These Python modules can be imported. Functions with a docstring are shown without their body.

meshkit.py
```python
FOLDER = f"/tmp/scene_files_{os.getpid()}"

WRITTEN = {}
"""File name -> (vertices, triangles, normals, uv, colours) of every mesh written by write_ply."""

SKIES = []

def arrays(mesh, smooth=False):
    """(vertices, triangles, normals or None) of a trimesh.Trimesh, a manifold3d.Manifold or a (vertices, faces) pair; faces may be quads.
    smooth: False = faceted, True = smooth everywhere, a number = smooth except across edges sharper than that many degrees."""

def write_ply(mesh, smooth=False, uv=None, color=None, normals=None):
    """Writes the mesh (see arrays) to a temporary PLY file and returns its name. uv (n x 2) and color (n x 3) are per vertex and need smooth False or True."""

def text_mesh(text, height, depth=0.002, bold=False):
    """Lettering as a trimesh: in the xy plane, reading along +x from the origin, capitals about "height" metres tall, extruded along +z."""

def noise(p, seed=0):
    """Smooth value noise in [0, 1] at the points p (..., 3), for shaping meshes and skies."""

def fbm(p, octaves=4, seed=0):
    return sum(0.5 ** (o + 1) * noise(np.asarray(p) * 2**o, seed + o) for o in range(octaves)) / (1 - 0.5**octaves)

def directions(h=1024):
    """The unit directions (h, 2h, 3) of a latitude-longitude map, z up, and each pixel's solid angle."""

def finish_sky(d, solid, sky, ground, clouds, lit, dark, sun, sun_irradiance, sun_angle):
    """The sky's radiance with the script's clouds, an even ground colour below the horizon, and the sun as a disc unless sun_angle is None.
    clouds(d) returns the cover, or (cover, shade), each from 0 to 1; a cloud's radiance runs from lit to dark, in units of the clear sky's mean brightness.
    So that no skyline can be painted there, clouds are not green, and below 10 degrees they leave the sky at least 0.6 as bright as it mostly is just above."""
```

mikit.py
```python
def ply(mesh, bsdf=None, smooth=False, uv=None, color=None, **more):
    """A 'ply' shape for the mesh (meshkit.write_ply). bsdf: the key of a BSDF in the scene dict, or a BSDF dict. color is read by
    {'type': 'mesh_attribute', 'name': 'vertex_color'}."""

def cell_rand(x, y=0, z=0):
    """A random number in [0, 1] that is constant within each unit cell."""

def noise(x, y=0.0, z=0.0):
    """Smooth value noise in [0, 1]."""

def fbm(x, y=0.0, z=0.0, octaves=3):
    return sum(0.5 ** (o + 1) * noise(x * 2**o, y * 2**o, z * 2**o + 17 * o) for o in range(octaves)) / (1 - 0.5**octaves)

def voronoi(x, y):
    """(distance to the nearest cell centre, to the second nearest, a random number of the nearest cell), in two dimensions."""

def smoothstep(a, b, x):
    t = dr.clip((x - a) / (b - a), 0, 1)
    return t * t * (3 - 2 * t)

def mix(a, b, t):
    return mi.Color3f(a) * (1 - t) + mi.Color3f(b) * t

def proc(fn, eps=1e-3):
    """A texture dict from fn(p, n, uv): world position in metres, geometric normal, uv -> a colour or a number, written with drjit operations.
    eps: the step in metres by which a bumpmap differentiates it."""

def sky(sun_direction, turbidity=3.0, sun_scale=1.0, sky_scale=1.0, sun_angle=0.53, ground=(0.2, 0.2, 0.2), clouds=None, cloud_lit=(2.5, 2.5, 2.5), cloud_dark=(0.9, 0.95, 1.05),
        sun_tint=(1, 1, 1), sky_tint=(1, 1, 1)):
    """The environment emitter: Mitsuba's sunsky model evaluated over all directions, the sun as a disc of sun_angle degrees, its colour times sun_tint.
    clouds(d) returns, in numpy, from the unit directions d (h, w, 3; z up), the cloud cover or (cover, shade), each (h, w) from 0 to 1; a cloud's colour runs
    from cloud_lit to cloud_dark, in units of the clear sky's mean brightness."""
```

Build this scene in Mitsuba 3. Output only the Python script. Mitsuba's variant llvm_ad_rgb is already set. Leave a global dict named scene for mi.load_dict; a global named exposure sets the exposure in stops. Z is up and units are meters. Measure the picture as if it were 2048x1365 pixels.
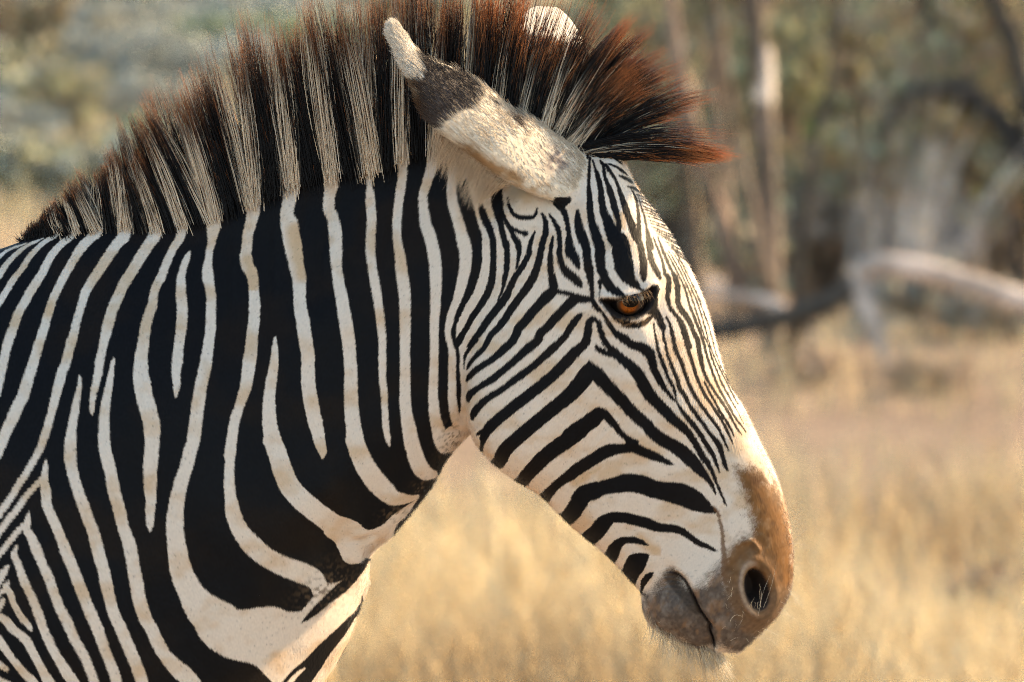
import math
import numpy as np, trimesh, manifold3d, mitsuba as mi, drjit as dr
import shapely
from scipy.interpolate import PchipInterpolator as Pchip
from scipy.spatial import cKDTree
import scipy.sparse as sp
from scipy.ndimage import gaussian_filter1d
import mikit, meshkit

T = mi.ScalarTransform4f
scene, labels = {}, {}

# ---------------------------------------------------------------- camera, daylight, exposure
ZC = 1.47                                   # height of the point looked at, on the zebra's middle plane y = 0
PITCH = math.radians(4.0)
scene['camera'] = {
    'type': 'thinlens', 'fov': 7.553, 'fov_axis': 'x', 'aperture_radius': 0.0165, 'focus_distance': 8.93,
    'near_clip': 0.5, 'far_clip': 3000.0,
    'to_world': T().look_at(origin=[0, -9 * math.cos(PITCH), ZC + 9 * math.sin(PITCH)], target=[0, 0, ZC], up=[0, 0, 1])}
exposure = 3.75
SUN = (0.82, 0.42, 0.47)
scene['sky'] = mikit.sky(SUN, turbidity=3.0, sun_scale=0.8, sky_scale=1.1, sun_tint=(1.0, 0.95, 0.86), sun_angle=1.2, sky_tint=(1.09, 1.0, 0.89), ground=(0.34, 0.27, 0.17))

# ---------------------------------------------------------------- helpers
rng = np.random.default_rng(7)
noise, fbm, smoothstep, mix, proc = mikit.noise, mikit.fbm, mikit.smoothstep, mikit.mix, mikit.proc
VCOL = {'type': 'mesh_attribute', 'name': 'vertex_color'}

def sstep(a, b, x):
    t = np.clip((x - a) / (b - a), 0, 1)
    return t * t * (3 - 2 * t)

def put(key, mesh, bsdf, label=None, category=None, group=None, kind=None, smooth=True, color=None):
    scene[key] = mikit.ply(mesh, bsdf, smooth=smooth, color=color)
    d = {}
    if label: d['label'] = label
    if category: d['category'] = category
    if group: d['group'] = group
    if kind: d['kind'] = kind
    if d: labels[key] = d

def nums(s):
    return np.array([[float(q) for q in p.split(',')] for p in s.split()])

def spline(p, step):
    """points (n, k), the first two columns a path -> evenly spaced rows along it"""
    L = np.r_[0, np.cumsum(np.linalg.norm(np.diff(p[:, :2], axis=0), axis=1) + 1e-6)]
    t = np.linspace(0, L[-1], max(3, int(L[-1] / step) + 1))
    return np.stack([Pchip(L, p[:, k])(t) for k in range(p.shape[1])], 1)

def tubes(paths, radii, sides=3):
    """paths (n, m, 3), radii (n, m): n thin tapering tubes as (vertices, faces), vertices ordered strand, ring, side"""
    paths, radii = np.asarray(paths), np.asarray(radii)
    n, m, _ = paths.shape
    tan = np.gradient(paths, axis=1)
    tan /= np.linalg.norm(tan, axis=2, keepdims=True) + 1e-12
    ref = np.where(np.abs(tan[:, :1, 1:2]) < 0.9, [[[0.0, 1, 0]]], [[[1.0, 0, 0]]])
    a = np.cross(tan, np.broadcast_to(ref, tan.shape)); a /= np.linalg.norm(a, axis=2, keepdims=True) + 1e-12
    b = np.cross(tan, a)
    ang = np.arange(sides) * 2 * np.pi / sides
    v = paths[:, :, None] + radii[:, :, None, None] * (a[:, :, None] * np.cos(ang)[None, None, :, None] + b[:, :, None] * np.sin(ang)[None, None, :, None])
    i = np.arange(n)[:, None, None] * m * sides + np.arange(m - 1)[None, :, None] * sides
    k = np.arange(sides)[None, None]; k2 = (k + 1) % sides
    f = np.concatenate([np.stack([i + k, i + k2, i + sides + k2], -1).reshape(-1, 3), np.stack([i + k, i + sides + k2, i + sides + k], -1).reshape(-1, 3)])
    return v.reshape(-1, 3), f

def limb(points, radii, sides=10, seed=0, rough=0.12):
    """one bark-covered limb: a bent, knotty, tapering tube with closed ends"""
    p = np.array(points, float); r = np.array(radii, float)
    L = np.r_[0, np.cumsum(np.linalg.norm(np.diff(p, axis=0), axis=1))]
    t = np.linspace(0, L[-1], max(8, int(L[-1] / 0.06)))
    q = np.stack([Pchip(L, p[:, k])(t) for k in range(3)], 1); rr = Pchip(L, r)(t)
    v, f = tubes(q[None], rr[None], sides)
    c = np.repeat(q, sides, 0)
    d = v - c
    v = c + d * (1 + rough * (meshkit.fbm(v * 9 + seed * 7.3, 3) * 2 - 1) * 2)[:, None]
    n = len(v); v = np.vstack([v, q[:1], q[-1:]]); k = np.arange(sides); k2 = (k + 1) % sides
    f = np.vstack([f, np.stack([k2, k, np.full(sides, n)], 1), np.stack([n - sides + k, n - sides + k2, np.full(sides, n + 1)], 1)])
    return trimesh.Trimesh(v, f, process=False)

def cat(meshes):
    return trimesh.util.concatenate(meshes)

# ---------------------------------------------------------------- materials
def bark(base, pale, scale=1.0):
    def fn(p, n, uv):
        a = fbm(p.x * 14 * scale, p.y * 14 * scale, p.z * 5 * scale, 3)
        return mix(base, pale, smoothstep(0.45, 0.62, a)) * (0.75 + 0.5 * noise(p.x * 60, p.y * 60, p.z * 18))
    return {'type': 'twosided', 'bsdf': {'type': 'principled', 'base_color': proc(fn), 'roughness': 0.85, 'specular': 0.2}}

scene['bark_brown'] = bark((0.10, 0.075, 0.055), (0.20, 0.15, 0.11))
scene['bark_pale'] = bark((0.22, 0.17, 0.13), (0.46, 0.37, 0.30), 0.6)
scene['bark_dark'] = bark((0.035, 0.03, 0.026), (0.07, 0.058, 0.045))
scene['bark_patchy'] = bark((0.10, 0.078, 0.06), (0.20, 0.15, 0.115), 0.8)
scene['sunlit_bark'] = bark((0.50, 0.40, 0.33), (0.66, 0.56, 0.47), 0.8)  # pale tone that paints sunlight onto the slim trunk
scene['bark_pink'] = bark((0.13, 0.092, 0.07), (0.30, 0.21, 0.155), 0.6)
scene['dead_wood'] = bark((0.36, 0.285, 0.235), (0.58, 0.46, 0.385), 0.5)
scene['grey_twigs'] = bark((0.34, 0.32, 0.30), (0.50, 0.47, 0.44), 1.0)
scene['leaf'] = {'type': 'twosided', 'bsdf': {'type': 'diffuse', 'reflectance': VCOL}}
scene['straw'] = {'type': 'twosided', 'bsdf': {'type': 'diffuse', 'reflectance': VCOL}}

def ground_colour(p, n, uv):
    big = fbm(p.x * 0.35, p.y * 0.16, 0.0, 4)
    fine = fbm(p.x * 9.0, p.y * 9.0, 3.0, 3)
    c = mix((0.28, 0.215, 0.15), (0.42, 0.33, 0.22), smoothstep(0.35, 0.65, big))
    c = mix(c, (0.27, 0.195, 0.145), smoothstep(0.42, 0.6, fbm(p.x * 0.7 + 9, p.y * 0.3, 5.0, 3)) * 0.8)
    c = mix(c, (0.20, 0.17, 0.10), smoothstep(0.52, 0.70, fbm(p.x * 0.9 + 40, p.y * 0.5, 7.0, 3)) * 0.7)
    soil = smoothstep(0.40, 0.52, fbm(p.x * 1.3 + 3, p.y * 0.8, 2.0, 3) + 0.30 * smoothstep(10.0, 14.0, p.y) * (1 - smoothstep(21.0, 25.0, p.y)) - 0.14)
    c = mix(c, (0.215, 0.160, 0.125), soil * 0.85)          # bare brown soil between the grass and the scrub
    return c * (0.7 + 0.6 * fine)
scene['dry_ground'] = {'type': 'twosided', 'bsdf': {'type': 'diffuse', 'reflectance': proc(ground_colour)}}

# the coat: hair colours sit on the vertices; the nap is a fine relief
def nap(p, n, uv):
    return noise(p.x * 900, p.y * 500, p.z * 260) * 0.6 + noise(p.x * 330 + 9, p.y * 200, p.z * 110) * 0.4
scene['coat'] = {'type': 'bumpmap', 'scale': 0.0004, 'arbitrary': proc(nap, eps=4e-4),
                 'bsdf': {'type': 'principled', 'base_color': VCOL, 'roughness': 0.55, 'specular': 0.07}}
scene['hair'] = {'type': 'twosided', 'bsdf': {'type': 'principled', 'base_color': VCOL, 'roughness': 0.45, 'specular': 0.16}}

# ---------------------------------------------------------------- the ground
gx = np.r_[-900, -300, -100, -40, np.linspace(-16, 16, 81), 40, 100, 300, 900]
gy = np.r_[-900, -300, -100, -40, np.linspace(-12, 70, 206), 100, 200, 400, 900, 1600]
GX, GY = np.meshgrid(gx, gy)

def land(x, y):
    x, y = np.asarray(x, float), np.asarray(y, float)
    w = sstep(8, 18, np.abs(y)) + sstep(3, 6, np.abs(x))
    return 0.10 * np.clip(w, 0, 1) * (meshkit.fbm(np.stack([x * 0.22, y * 0.22, x * 0], -1), 3, 5) - 0.5)

gv = np.stack([GX.ravel(), GY.ravel(), land(GX.ravel(), GY.ravel())], 1)
gi = np.arange(GX.size).reshape(GX.shape)
gf = np.stack([gi[:-1, :-1].ravel(), gi[:-1, 1:].ravel(), gi[1:, 1:].ravel(), gi[1:, :-1].ravel()], 1)
put('ground', (gv, gf), 'dry_ground', 'dry golden savanna ground under the grass and scrub', 'ground', kind='structure')

def grass_mesh(x, y, h, lean, width, c0, c1, seed):
    r = np.random.default_rng(seed); n = len(x)
    az = r.uniform(0, 2 * np.pi, n); face = r.uniform(0, np.pi, n)
    base = np.stack([x, y, land(x, y)], 1)
    d = np.stack([np.cos(az), np.sin(az), 0 * az], 1) * (lean * h)[:, None]
    s = np.stack([np.cos(face), np.sin(face), 0 * az], 1) * (width / 2)[:, None]
    mid = base + d * 0.3 + np.array([0, 0, 1]) * (h * 0.6)[:, None]; tip = base + d + np.array([0, 0, 1]) * h[:, None]
    v = np.stack([base - s, base + s, mid - s * 0.7, mid + s * 0.7, tip], 1).reshape(-1, 3)
    i = np.arange(n)[:, None] * 5
    f = np.concatenate([i + [0, 1, 3], i + [0, 3, 2], i + [2, 3, 4]])
    k = meshkit.fbm(np.stack([x * 0.8, y * 0.4, x * 0], 1), 3, 3)
    u = np.clip(sstep(0.3, 0.7, k) + r.normal(0, 0.22, n), 0, 1)[:, None]
    col = (np.array(c0) * (1 - u) + np.array(c1) * u) * r.uniform(0.75, 1.2, n)[:, None]
    return (v, f), np.repeat(np.clip(col, 0, 1), 5, 0)

def grass_field(n, seed):
    r = np.random.default_rng(seed)
    y = 5 + 26 * r.random(n); x = (r.random(n) - 0.5) * (4.0 + 0.20 * y) + 0.4
    k = meshkit.fbm(np.stack([x * 0.9, y * 0.45, x * 0 + 4], 1), 3, 9)
    keep = r.random(n) < (sstep(0.30, 0.52, k) * 0.9 + 0.10) * (0.12 + 0.88 * sstep(15.5, 9.5, y + 6 * (k - 0.5)))
    return x[keep], y[keep], k[keep]
x, y, k = grass_field(190000, 1)
h = rng.uniform(0.10, 0.30, len(x)) * (0.55 + 0.9 * k) * (1 - 0.45 * sstep(12, 20, y))
m, c = grass_mesh(x, y, h, rng.uniform(0.1, 0.7, len(x)), rng.uniform(0.004, 0.009, len(x)), (0.44, 0.32, 0.18), (0.68, 0.55, 0.34), 2)
put('grass', m, 'straw', 'dry golden grass standing across the ground behind the zebra', 'grass', kind='stuff', smooth=False, color=c)
n = 26000
y = 28 + 60 * rng.random(n); x = (rng.random(n) - 0.5) * (6 + 0.22 * y) - 0.6
m, c = grass_mesh(x, y, rng.uniform(0.12, 0.30, n), rng.uniform(0.1, 0.6, n), rng.uniform(0.008, 0.02, n), (0.30, 0.26, 0.16), (0.48, 0.42, 0.26), 4)
put('tall_grass', m, 'straw', 'taller olive and straw grass on the slope further back', 'grass', kind='stuff', smooth=False, color=c)

# ---------------------------------------------------------------- scrub, trees and fallen wood behind
def leaves(centres, size, n, cols, seed, flat=0.5):
    """n small leaves scattered in clumps (centre, radius) as loose folded pieces"""
    r = np.random.default_rng(seed)
    cen = np.array([c[:3] for c in centres]); rad = np.array([c[3] for c in centres])
    pick = r.choice(len(cen), n, p=rad ** 2 / (rad ** 2).sum())
    d = r.normal(size=(n, 3)); d /= np.linalg.norm(d, axis=1, keepdims=True)
    p = cen[pick] + d * (rad[pick] * r.random(n) ** 0.45)[:, None] * [1, 1, 0.85]
    a = r.normal(size=(n, 3)); a /= np.linalg.norm(a, axis=1, keepdims=True)
    b = np.cross(a, r.normal(size=(n, 3))); b /= np.linalg.norm(b, axis=1, keepdims=True) + 1e-9
    s = (size * r.uniform(0.6, 1.4, n))[:, None]
    v = np.stack([p - a * s, p + b * s * flat, p + a * s, p - b * s * flat], 1).reshape(-1, 3)
    i = np.arange(n)[:, None] * 4
    f = np.concatenate([i + [0, 1, 2], i + [0, 2, 3]])
    cols = np.array(cols); u = r.random(n)
    col = cols[r.integers(0, len(cols), n)] * r.uniform(0.7, 1.3, n)[:, None]
    return (v, f), np.repeat(np.clip(col, 0, 1), 4, 0)

OLIVE = [(0.35, 0.335, 0.19), (0.43, 0.41, 0.23), (0.25, 0.25, 0.15), (0.47, 0.40, 0.26)]
GREEN = [(0.25, 0.29, 0.12), (0.31, 0.36, 0.15), (0.18, 0.21, 0.09)]
GREY = [(0.40, 0.40, 0.345), (0.47, 0.465, 0.40), (0.32, 0.325, 0.29)]
BROWN = [(0.34, 0.25, 0.18), (0.43, 0.32, 0.235), (0.25, 0.19, 0.14)]

def shrub(key, at, size, cols, n, label, seed, leaf=0.035, group=None, stems=7, wood='bark_brown'):
    """an open shrub: several forking stems from one root and clumps of small leaves with gaps between"""
    r = np.random.default_rng(seed)
    x, y = at; z = float(land(x, y)); w, hgt = size
    parts, cl = [], []
    for i in range(stems):
        a = 2 * np.pi * i / stems + r.uniform(-0.4, 0.4); out = w * r.uniform(0.35, 0.95); up = hgt * r.uniform(0.6, 0.95)
        tip = np.array([x + math.cos(a) * out, y + math.sin(a) * out, z + up])
        mid = np.array([x + math.cos(a) * out * 0.35, y + math.sin(a) * out * 0.35, z + up * 0.5]) + r.normal(0, 0.04, 3)
        parts.append(limb([(x + 0.05 * math.cos(a), y + 0.05 * math.sin(a), z - 0.05), mid, tip], [0.035 * hgt, 0.022 * hgt, 0.006], 6, seed + i))
        for j in range(3):
            s = mid + (tip - mid) * r.uniform(0.1, 0.9); e = s + r.normal(0, 1, 3) * [w * 0.28, w * 0.28, hgt * 0.12] + [0, 0, hgt * 0.12]
            parts.append(limb([s, (s + e) / 2 + r.normal(0, 0.02, 3), e], [0.010 * hgt, 0.007 * hgt, 0.003], 5, seed + 20 + j))
            cl.append((*e, w * r.uniform(0.14, 0.32)))
        cl.append((*tip, w * r.uniform(0.18, 0.36)))
    put(f'{key}__stems', cat(parts), wood)
    m, c = leaves(cl, leaf, n, cols, seed)
    put(f'{key}__crown', m, 'leaf', smooth=False, color=c)
    labels[key] = {'label': label, 'category': 'shrub'}
    if group: labels[key]['group'] = group

shrub('shrub', (1.37, 27.00), (0.14, 0.89), GREEN, 1800, 'slender bright green shrub just right of the patchy pale trunk', 11, leaf=0.035, group=None, stems=7, wood='bark_brown')
shrub('shrub_001', (2.12, 25.00), (0.21, 0.50), GREEN, 2200, 'low yellow green shrub at the right edge above the fallen branch', 12, leaf=0.035, group=None, stems=7, wood='bark_brown')
shrub('shrub_002', (1.10, 32.00), (0.34, 1.20), BROWN + OLIVE, 5200, 'tall brown and olive shrub behind the leaning stems in front of the zebra', 13, leaf=0.035, group=None, stems=7, wood='bark_brown')
shrub('shrub_003', (1.89, 33.00), (0.45, 1.23), BROWN + OLIVE, 6000, 'tall brown shrub between the pale trunk and the dark arching limb', 14, leaf=0.035, group=None, stems=7, wood='bark_brown')
shrub('shrub_004', (2.66, 35.00), (0.47, 1.13), OLIVE + BROWN, 6000, 'tall dark olive shrub under the dark arching limb at the right edge', 15, leaf=0.035, group=None, stems=7, wood='bark_brown')
shrub('shrub_005', (0.62, 38.00), (0.45, 1.06), OLIVE, 5000, 'olive shrub showing between mane and forehead behind the zebra', 16, leaf=0.035, group=None, stems=7, wood='bark_brown')
shrub('shrub_006', (1.22, 24.50), (0.16, 0.40), OLIVE + [(0.34, 0.27, 0.12)], 1800, 'low yellowish shrub at the foot of the patchy pale trunk', 17, leaf=0.035, group=None, stems=7, wood='bark_brown')
shrub('shrub_007', (-2.18, 52.00), (0.83, 0.40), GREY, 5200, 'wide grey green shrub above the middle of the mane', 18, leaf=0.05, group=None, stems=7, wood='bark_brown')
shrub('shrub_008', (-1.25, 55.00), (0.87, 0.61), GREY + OLIVE, 5200, 'grey olive shrub above the mane behind the tip of the near ear', 19, leaf=0.05, group=None, stems=7, wood='bark_brown')
shrub('shrub_009', (-3.17, 50.00), (0.63, 0.34), OLIVE + GREY, 4200, 'pale olive shrub above the withers at the upper left', 20, leaf=0.05, group=None, stems=7, wood='bark_brown')
shrub('shrub_010', (-3.36, 44.00), (0.34, 0.80), BROWN + OLIVE, 3600, 'dark shrub in the upper left corner', 21, leaf=0.05, group=None, stems=7, wood='bark_brown')
shrub('shrub_011', (1.46, 18.08), (0.16, 0.10), BROWN, 420, 'small brown scrub tuft below the pale limb of the fallen branch', 27, leaf=0.02, group=None, stems=7, wood='bark_brown')
shrub('shrub_012', (1.02, 18.30), (0.13, 0.10), BROWN, 420, 'small brown scrub tuft below the foot of the slim tree', 28, leaf=0.02, group=None, stems=7, wood='bark_brown')
shrub('shrub_013', (1.20, 10.55), (0.13, 0.14), BROWN, 520, 'small brown tuft of scrub in the lower right corner', 24, leaf=0.018, group=None, stems=7, wood='bark_brown')
shrub('shrub_014', (2.08, 30.00), (0.53, 0.46), OLIVE, 5200, 'mid olive shrub behind the pale dead bush', 26, leaf=0.035, group=None, stems=7, wood='bark_brown')
shrub('shrub_015', (1.05, 44.00), (0.51, 1.03), BROWN + OLIVE, 4200, 'brown shrub, fifth from the left among the thicket shrubs far behind the zebra', 100, leaf=0.045, group='thicket shrubs far behind the zebra', stems=7, wood='bark_brown')
shrub('shrub_016', (1.90, 46.00), (0.60, 1.06), OLIVE, 4200, 'olive shrub, eighth from the left among the thicket shrubs far behind the zebra', 101, leaf=0.045, group='thicket shrubs far behind the zebra', stems=7, wood='bark_brown')
shrub('shrub_017', (2.60, 43.00), (0.60, 1.16), OLIVE + GREY, 4200, 'olive shrub, tenth from the left among the thicket shrubs far behind the zebra', 102, leaf=0.045, group='thicket shrubs far behind the zebra', stems=7, wood='bark_brown')
shrub('shrub_018', (3.64, 47.00), (0.61, 1.05), BROWN, 4200, 'brown shrub, twelfth from the left among the thicket shrubs far behind the zebra', 103, leaf=0.045, group='thicket shrubs far behind the zebra', stems=7, wood='bark_brown')
shrub('shrub_019', (1.24, 36.00), (0.32, 0.41), BROWN + OLIVE, 4200, 'brown shrub, seventh from the left among the thicket shrubs far behind the zebra', 104, leaf=0.045, group='thicket shrubs far behind the zebra', stems=7, wood='bark_brown')
shrub('shrub_020', (1.69, 31.00), (0.31, 0.39), OLIVE, 4200, 'olive shrub, ninth from the left among the thicket shrubs far behind the zebra', 105, leaf=0.045, group='thicket shrubs far behind the zebra', stems=7, wood='bark_brown')
shrub('shrub_021', (2.65, 39.00), (0.40, 0.67), OLIVE + GREY, 4200, 'olive shrub, eleventh from the left among the thicket shrubs far behind the zebra', 106, leaf=0.045, group='thicket shrubs far behind the zebra', stems=7, wood='bark_brown')
shrub('shrub_022', (-2.15, 66.00), (0.87, 0.26), GREY, 4200, 'grey shrub, fourth from the left among the thicket shrubs far behind the zebra', 107, leaf=0.045, group='thicket shrubs far behind the zebra', stems=7, wood='bark_brown')
shrub('shrub_023', (-3.18, 62.00), (0.82, 0.54), GREY + OLIVE, 4200, 'olive shrub, third from the left among the thicket shrubs far behind the zebra', 108, leaf=0.045, group='thicket shrubs far behind the zebra', stems=7, wood='bark_brown')
shrub('shrub_024', (-4.59, 68.00), (0.89, 0.55), GREY, 4200, 'grey shrub, second from the left among the thicket shrubs far behind the zebra', 109, leaf=0.045, group='thicket shrubs far behind the zebra', stems=7, wood='bark_brown')
shrub('shrub_025', (-4.87, 57.00), (0.64, 0.73), GREY + OLIVE, 4200, 'olive shrub, leftmost among the thicket shrubs far behind the zebra', 110, leaf=0.045, group='thicket shrubs far behind the zebra', stems=7, wood='bark_brown')
shrub('shrub_026', (4.10, 45.00), (0.59, 1.05), BROWN, 4200, 'brown shrub, fourteenth from the left among the thicket shrubs far behind the zebra', 111, leaf=0.045, group='thicket shrubs far behind the zebra', stems=7, wood='bark_brown')
shrub('shrub_027', (0.80, 30.00), (0.25, 0.20), BROWN + OLIVE, 4200, 'brown shrub, sixth from the left among the thicket shrubs far behind the zebra', 112, leaf=0.045, group='thicket shrubs far behind the zebra', stems=7, wood='bark_brown')
shrub('shrub_028', (2.49, 27.50), (0.24, 0.20), OLIVE, 4200, 'olive shrub, thirteenth from the left among the thicket shrubs far behind the zebra', 113, leaf=0.045, group='thicket shrubs far behind the zebra', stems=7, wood='bark_brown')
shrub('shrub_029', (0.67, 21.95), (0.23, 1.00), BROWN + OLIVE, 3600, 'brown shrub, second from the left among the near thicket shrubs behind the fallen branch', 200, leaf=0.03, group='near thicket shrubs behind the fallen branch', stems=7, wood='bark_brown')
shrub('shrub_030', (1.20, 22.25), (0.26, 0.68), OLIVE + BROWN, 3600, 'brown shrub, fifth from the left among the near thicket shrubs behind the fallen branch', 201, leaf=0.03, group='near thicket shrubs behind the fallen branch', stems=7, wood='bark_brown')
shrub('shrub_031', (1.34, 21.81), (0.24, 0.45), BROWN, 3600, 'brown shrub, sixth from the left among the near thicket shrubs behind the fallen branch', 202, leaf=0.03, group='near thicket shrubs behind the fallen branch', stems=7, wood='bark_brown')
shrub('shrub_032', (1.77, 22.25), (0.30, 0.95), OLIVE + BROWN, 3600, 'brown shrub, ninth from the left among the near thicket shrubs behind the fallen branch', 203, leaf=0.03, group='near thicket shrubs behind the fallen branch', stems=7, wood='bark_brown')
shrub('shrub_033', (2.07, 21.95), (0.24, 0.80), BROWN + OLIVE, 3600, 'brown shrub, eleventh from the left among the near thicket shrubs behind the fallen branch', 204, leaf=0.03, group='near thicket shrubs behind the fallen branch', stems=7, wood='bark_brown')
shrub('shrub_034', (0.90, 21.52), (0.20, 0.48), BROWN + OLIVE, 1600, 'brown shrub, third from the left among the near thicket shrubs behind the fallen branch', 205, leaf=0.03, group='near thicket shrubs behind the fallen branch', stems=7, wood='bark_brown')
shrub('shrub_035', (0.57, 22.86), (0.25, 1.07), OLIVE + BROWN, 3600, 'brown shrub, leftmost among the near thicket shrubs behind the fallen branch', 206, leaf=0.03, group='near thicket shrubs behind the fallen branch', stems=7, wood='bark_brown')
shrub('shrub_036', (1.12, 23.50), (0.21, 1.13), OLIVE, 3600, 'olive shrub, fourth from the left among the near thicket shrubs behind the fallen branch', 207, leaf=0.03, group='near thicket shrubs behind the fallen branch', stems=7, wood='bark_brown')
shrub('shrub_037', (1.55, 22.86), (0.25, 1.03), BROWN + OLIVE, 3600, 'brown shrub, seventh from the left among the near thicket shrubs behind the fallen branch', 208, leaf=0.03, group='near thicket shrubs behind the fallen branch', stems=7, wood='bark_brown')
shrub('shrub_038', (1.59, 20.82), (0.19, 0.21), BROWN + GREY, 1600, 'brown shrub, eighth from the left among the near thicket shrubs behind the fallen branch', 209, leaf=0.03, group='near thicket shrubs behind the fallen branch', stems=7, wood='bark_brown')
shrub('shrub_039', (1.84, 20.54), (0.19, 0.19), BROWN + GREY, 1600, 'brown shrub, tenth from the left among the near thicket shrubs behind the fallen branch', 210, leaf=0.03, group='near thicket shrubs behind the fallen branch', stems=7, wood='bark_brown')
shrub('shrub_040', (-2.86, 37.00), (0.49, 0.55), GREY + OLIVE, 3200, 'olive shrub, second from the left among the low shrubs on the slope behind the mane', 300, leaf=0.04, group='low shrubs on the slope behind the mane', stems=7, wood='bark_brown')
shrub('shrub_041', (-2.19, 40.00), (0.54, 0.29), GREY, 3200, 'grey shrub, fourth from the left among the low shrubs on the slope behind the mane', 301, leaf=0.04, group='low shrubs on the slope behind the mane', stems=7, wood='bark_brown')
shrub('shrub_042', (-1.33, 42.00), (0.56, 0.29), GREY + OLIVE, 3200, 'olive shrub, sixth from the left among the low shrubs on the slope behind the mane', 302, leaf=0.04, group='low shrubs on the slope behind the mane', stems=7, wood='bark_brown')
shrub('shrub_043', (-3.05, 47.00), (0.54, 0.58), GREY, 3200, 'grey shrub, third from the left among the low shrubs on the slope behind the mane', 303, leaf=0.04, group='low shrubs on the slope behind the mane', stems=7, wood='bark_brown')
shrub('shrub_044', (-1.51, 34.00), (0.36, 0.27), GREY + OLIVE, 3200, 'olive shrub, fifth from the left among the low shrubs on the slope behind the mane', 304, leaf=0.04, group='low shrubs on the slope behind the mane', stems=7, wood='bark_brown')
shrub('shrub_045', (-3.06, 34.00), (0.36, 0.29), GREY, 3200, 'grey shrub, leftmost among the low shrubs on the slope behind the mane', 305, leaf=0.04, group='low shrubs on the slope behind the mane', stems=7, wood='bark_brown')
shrub('shrub_046', (-2.26, 31.00), (0.49, 0.29), GREY + OLIVE, 4200, 'olive shrub, second from the left among the pale shrubs on the slope behind the mane', 400, leaf=0.045, group='pale shrubs on the slope behind the mane', stems=7, wood='bark_brown')
shrub('shrub_047', (-3.06, 36.00), (0.43, 0.35), GREY, 4200, 'grey shrub, leftmost among the pale shrubs on the slope behind the mane', 401, leaf=0.045, group='pale shrubs on the slope behind the mane', stems=7, wood='bark_brown')
shrub('shrub_048', (-1.75, 36.00), (0.43, 0.20), GREY + GREEN, 4200, 'grey shrub, fourth from the left among the pale shrubs on the slope behind the mane', 402, leaf=0.045, group='pale shrubs on the slope behind the mane', stems=7, wood='bark_brown')
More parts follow.
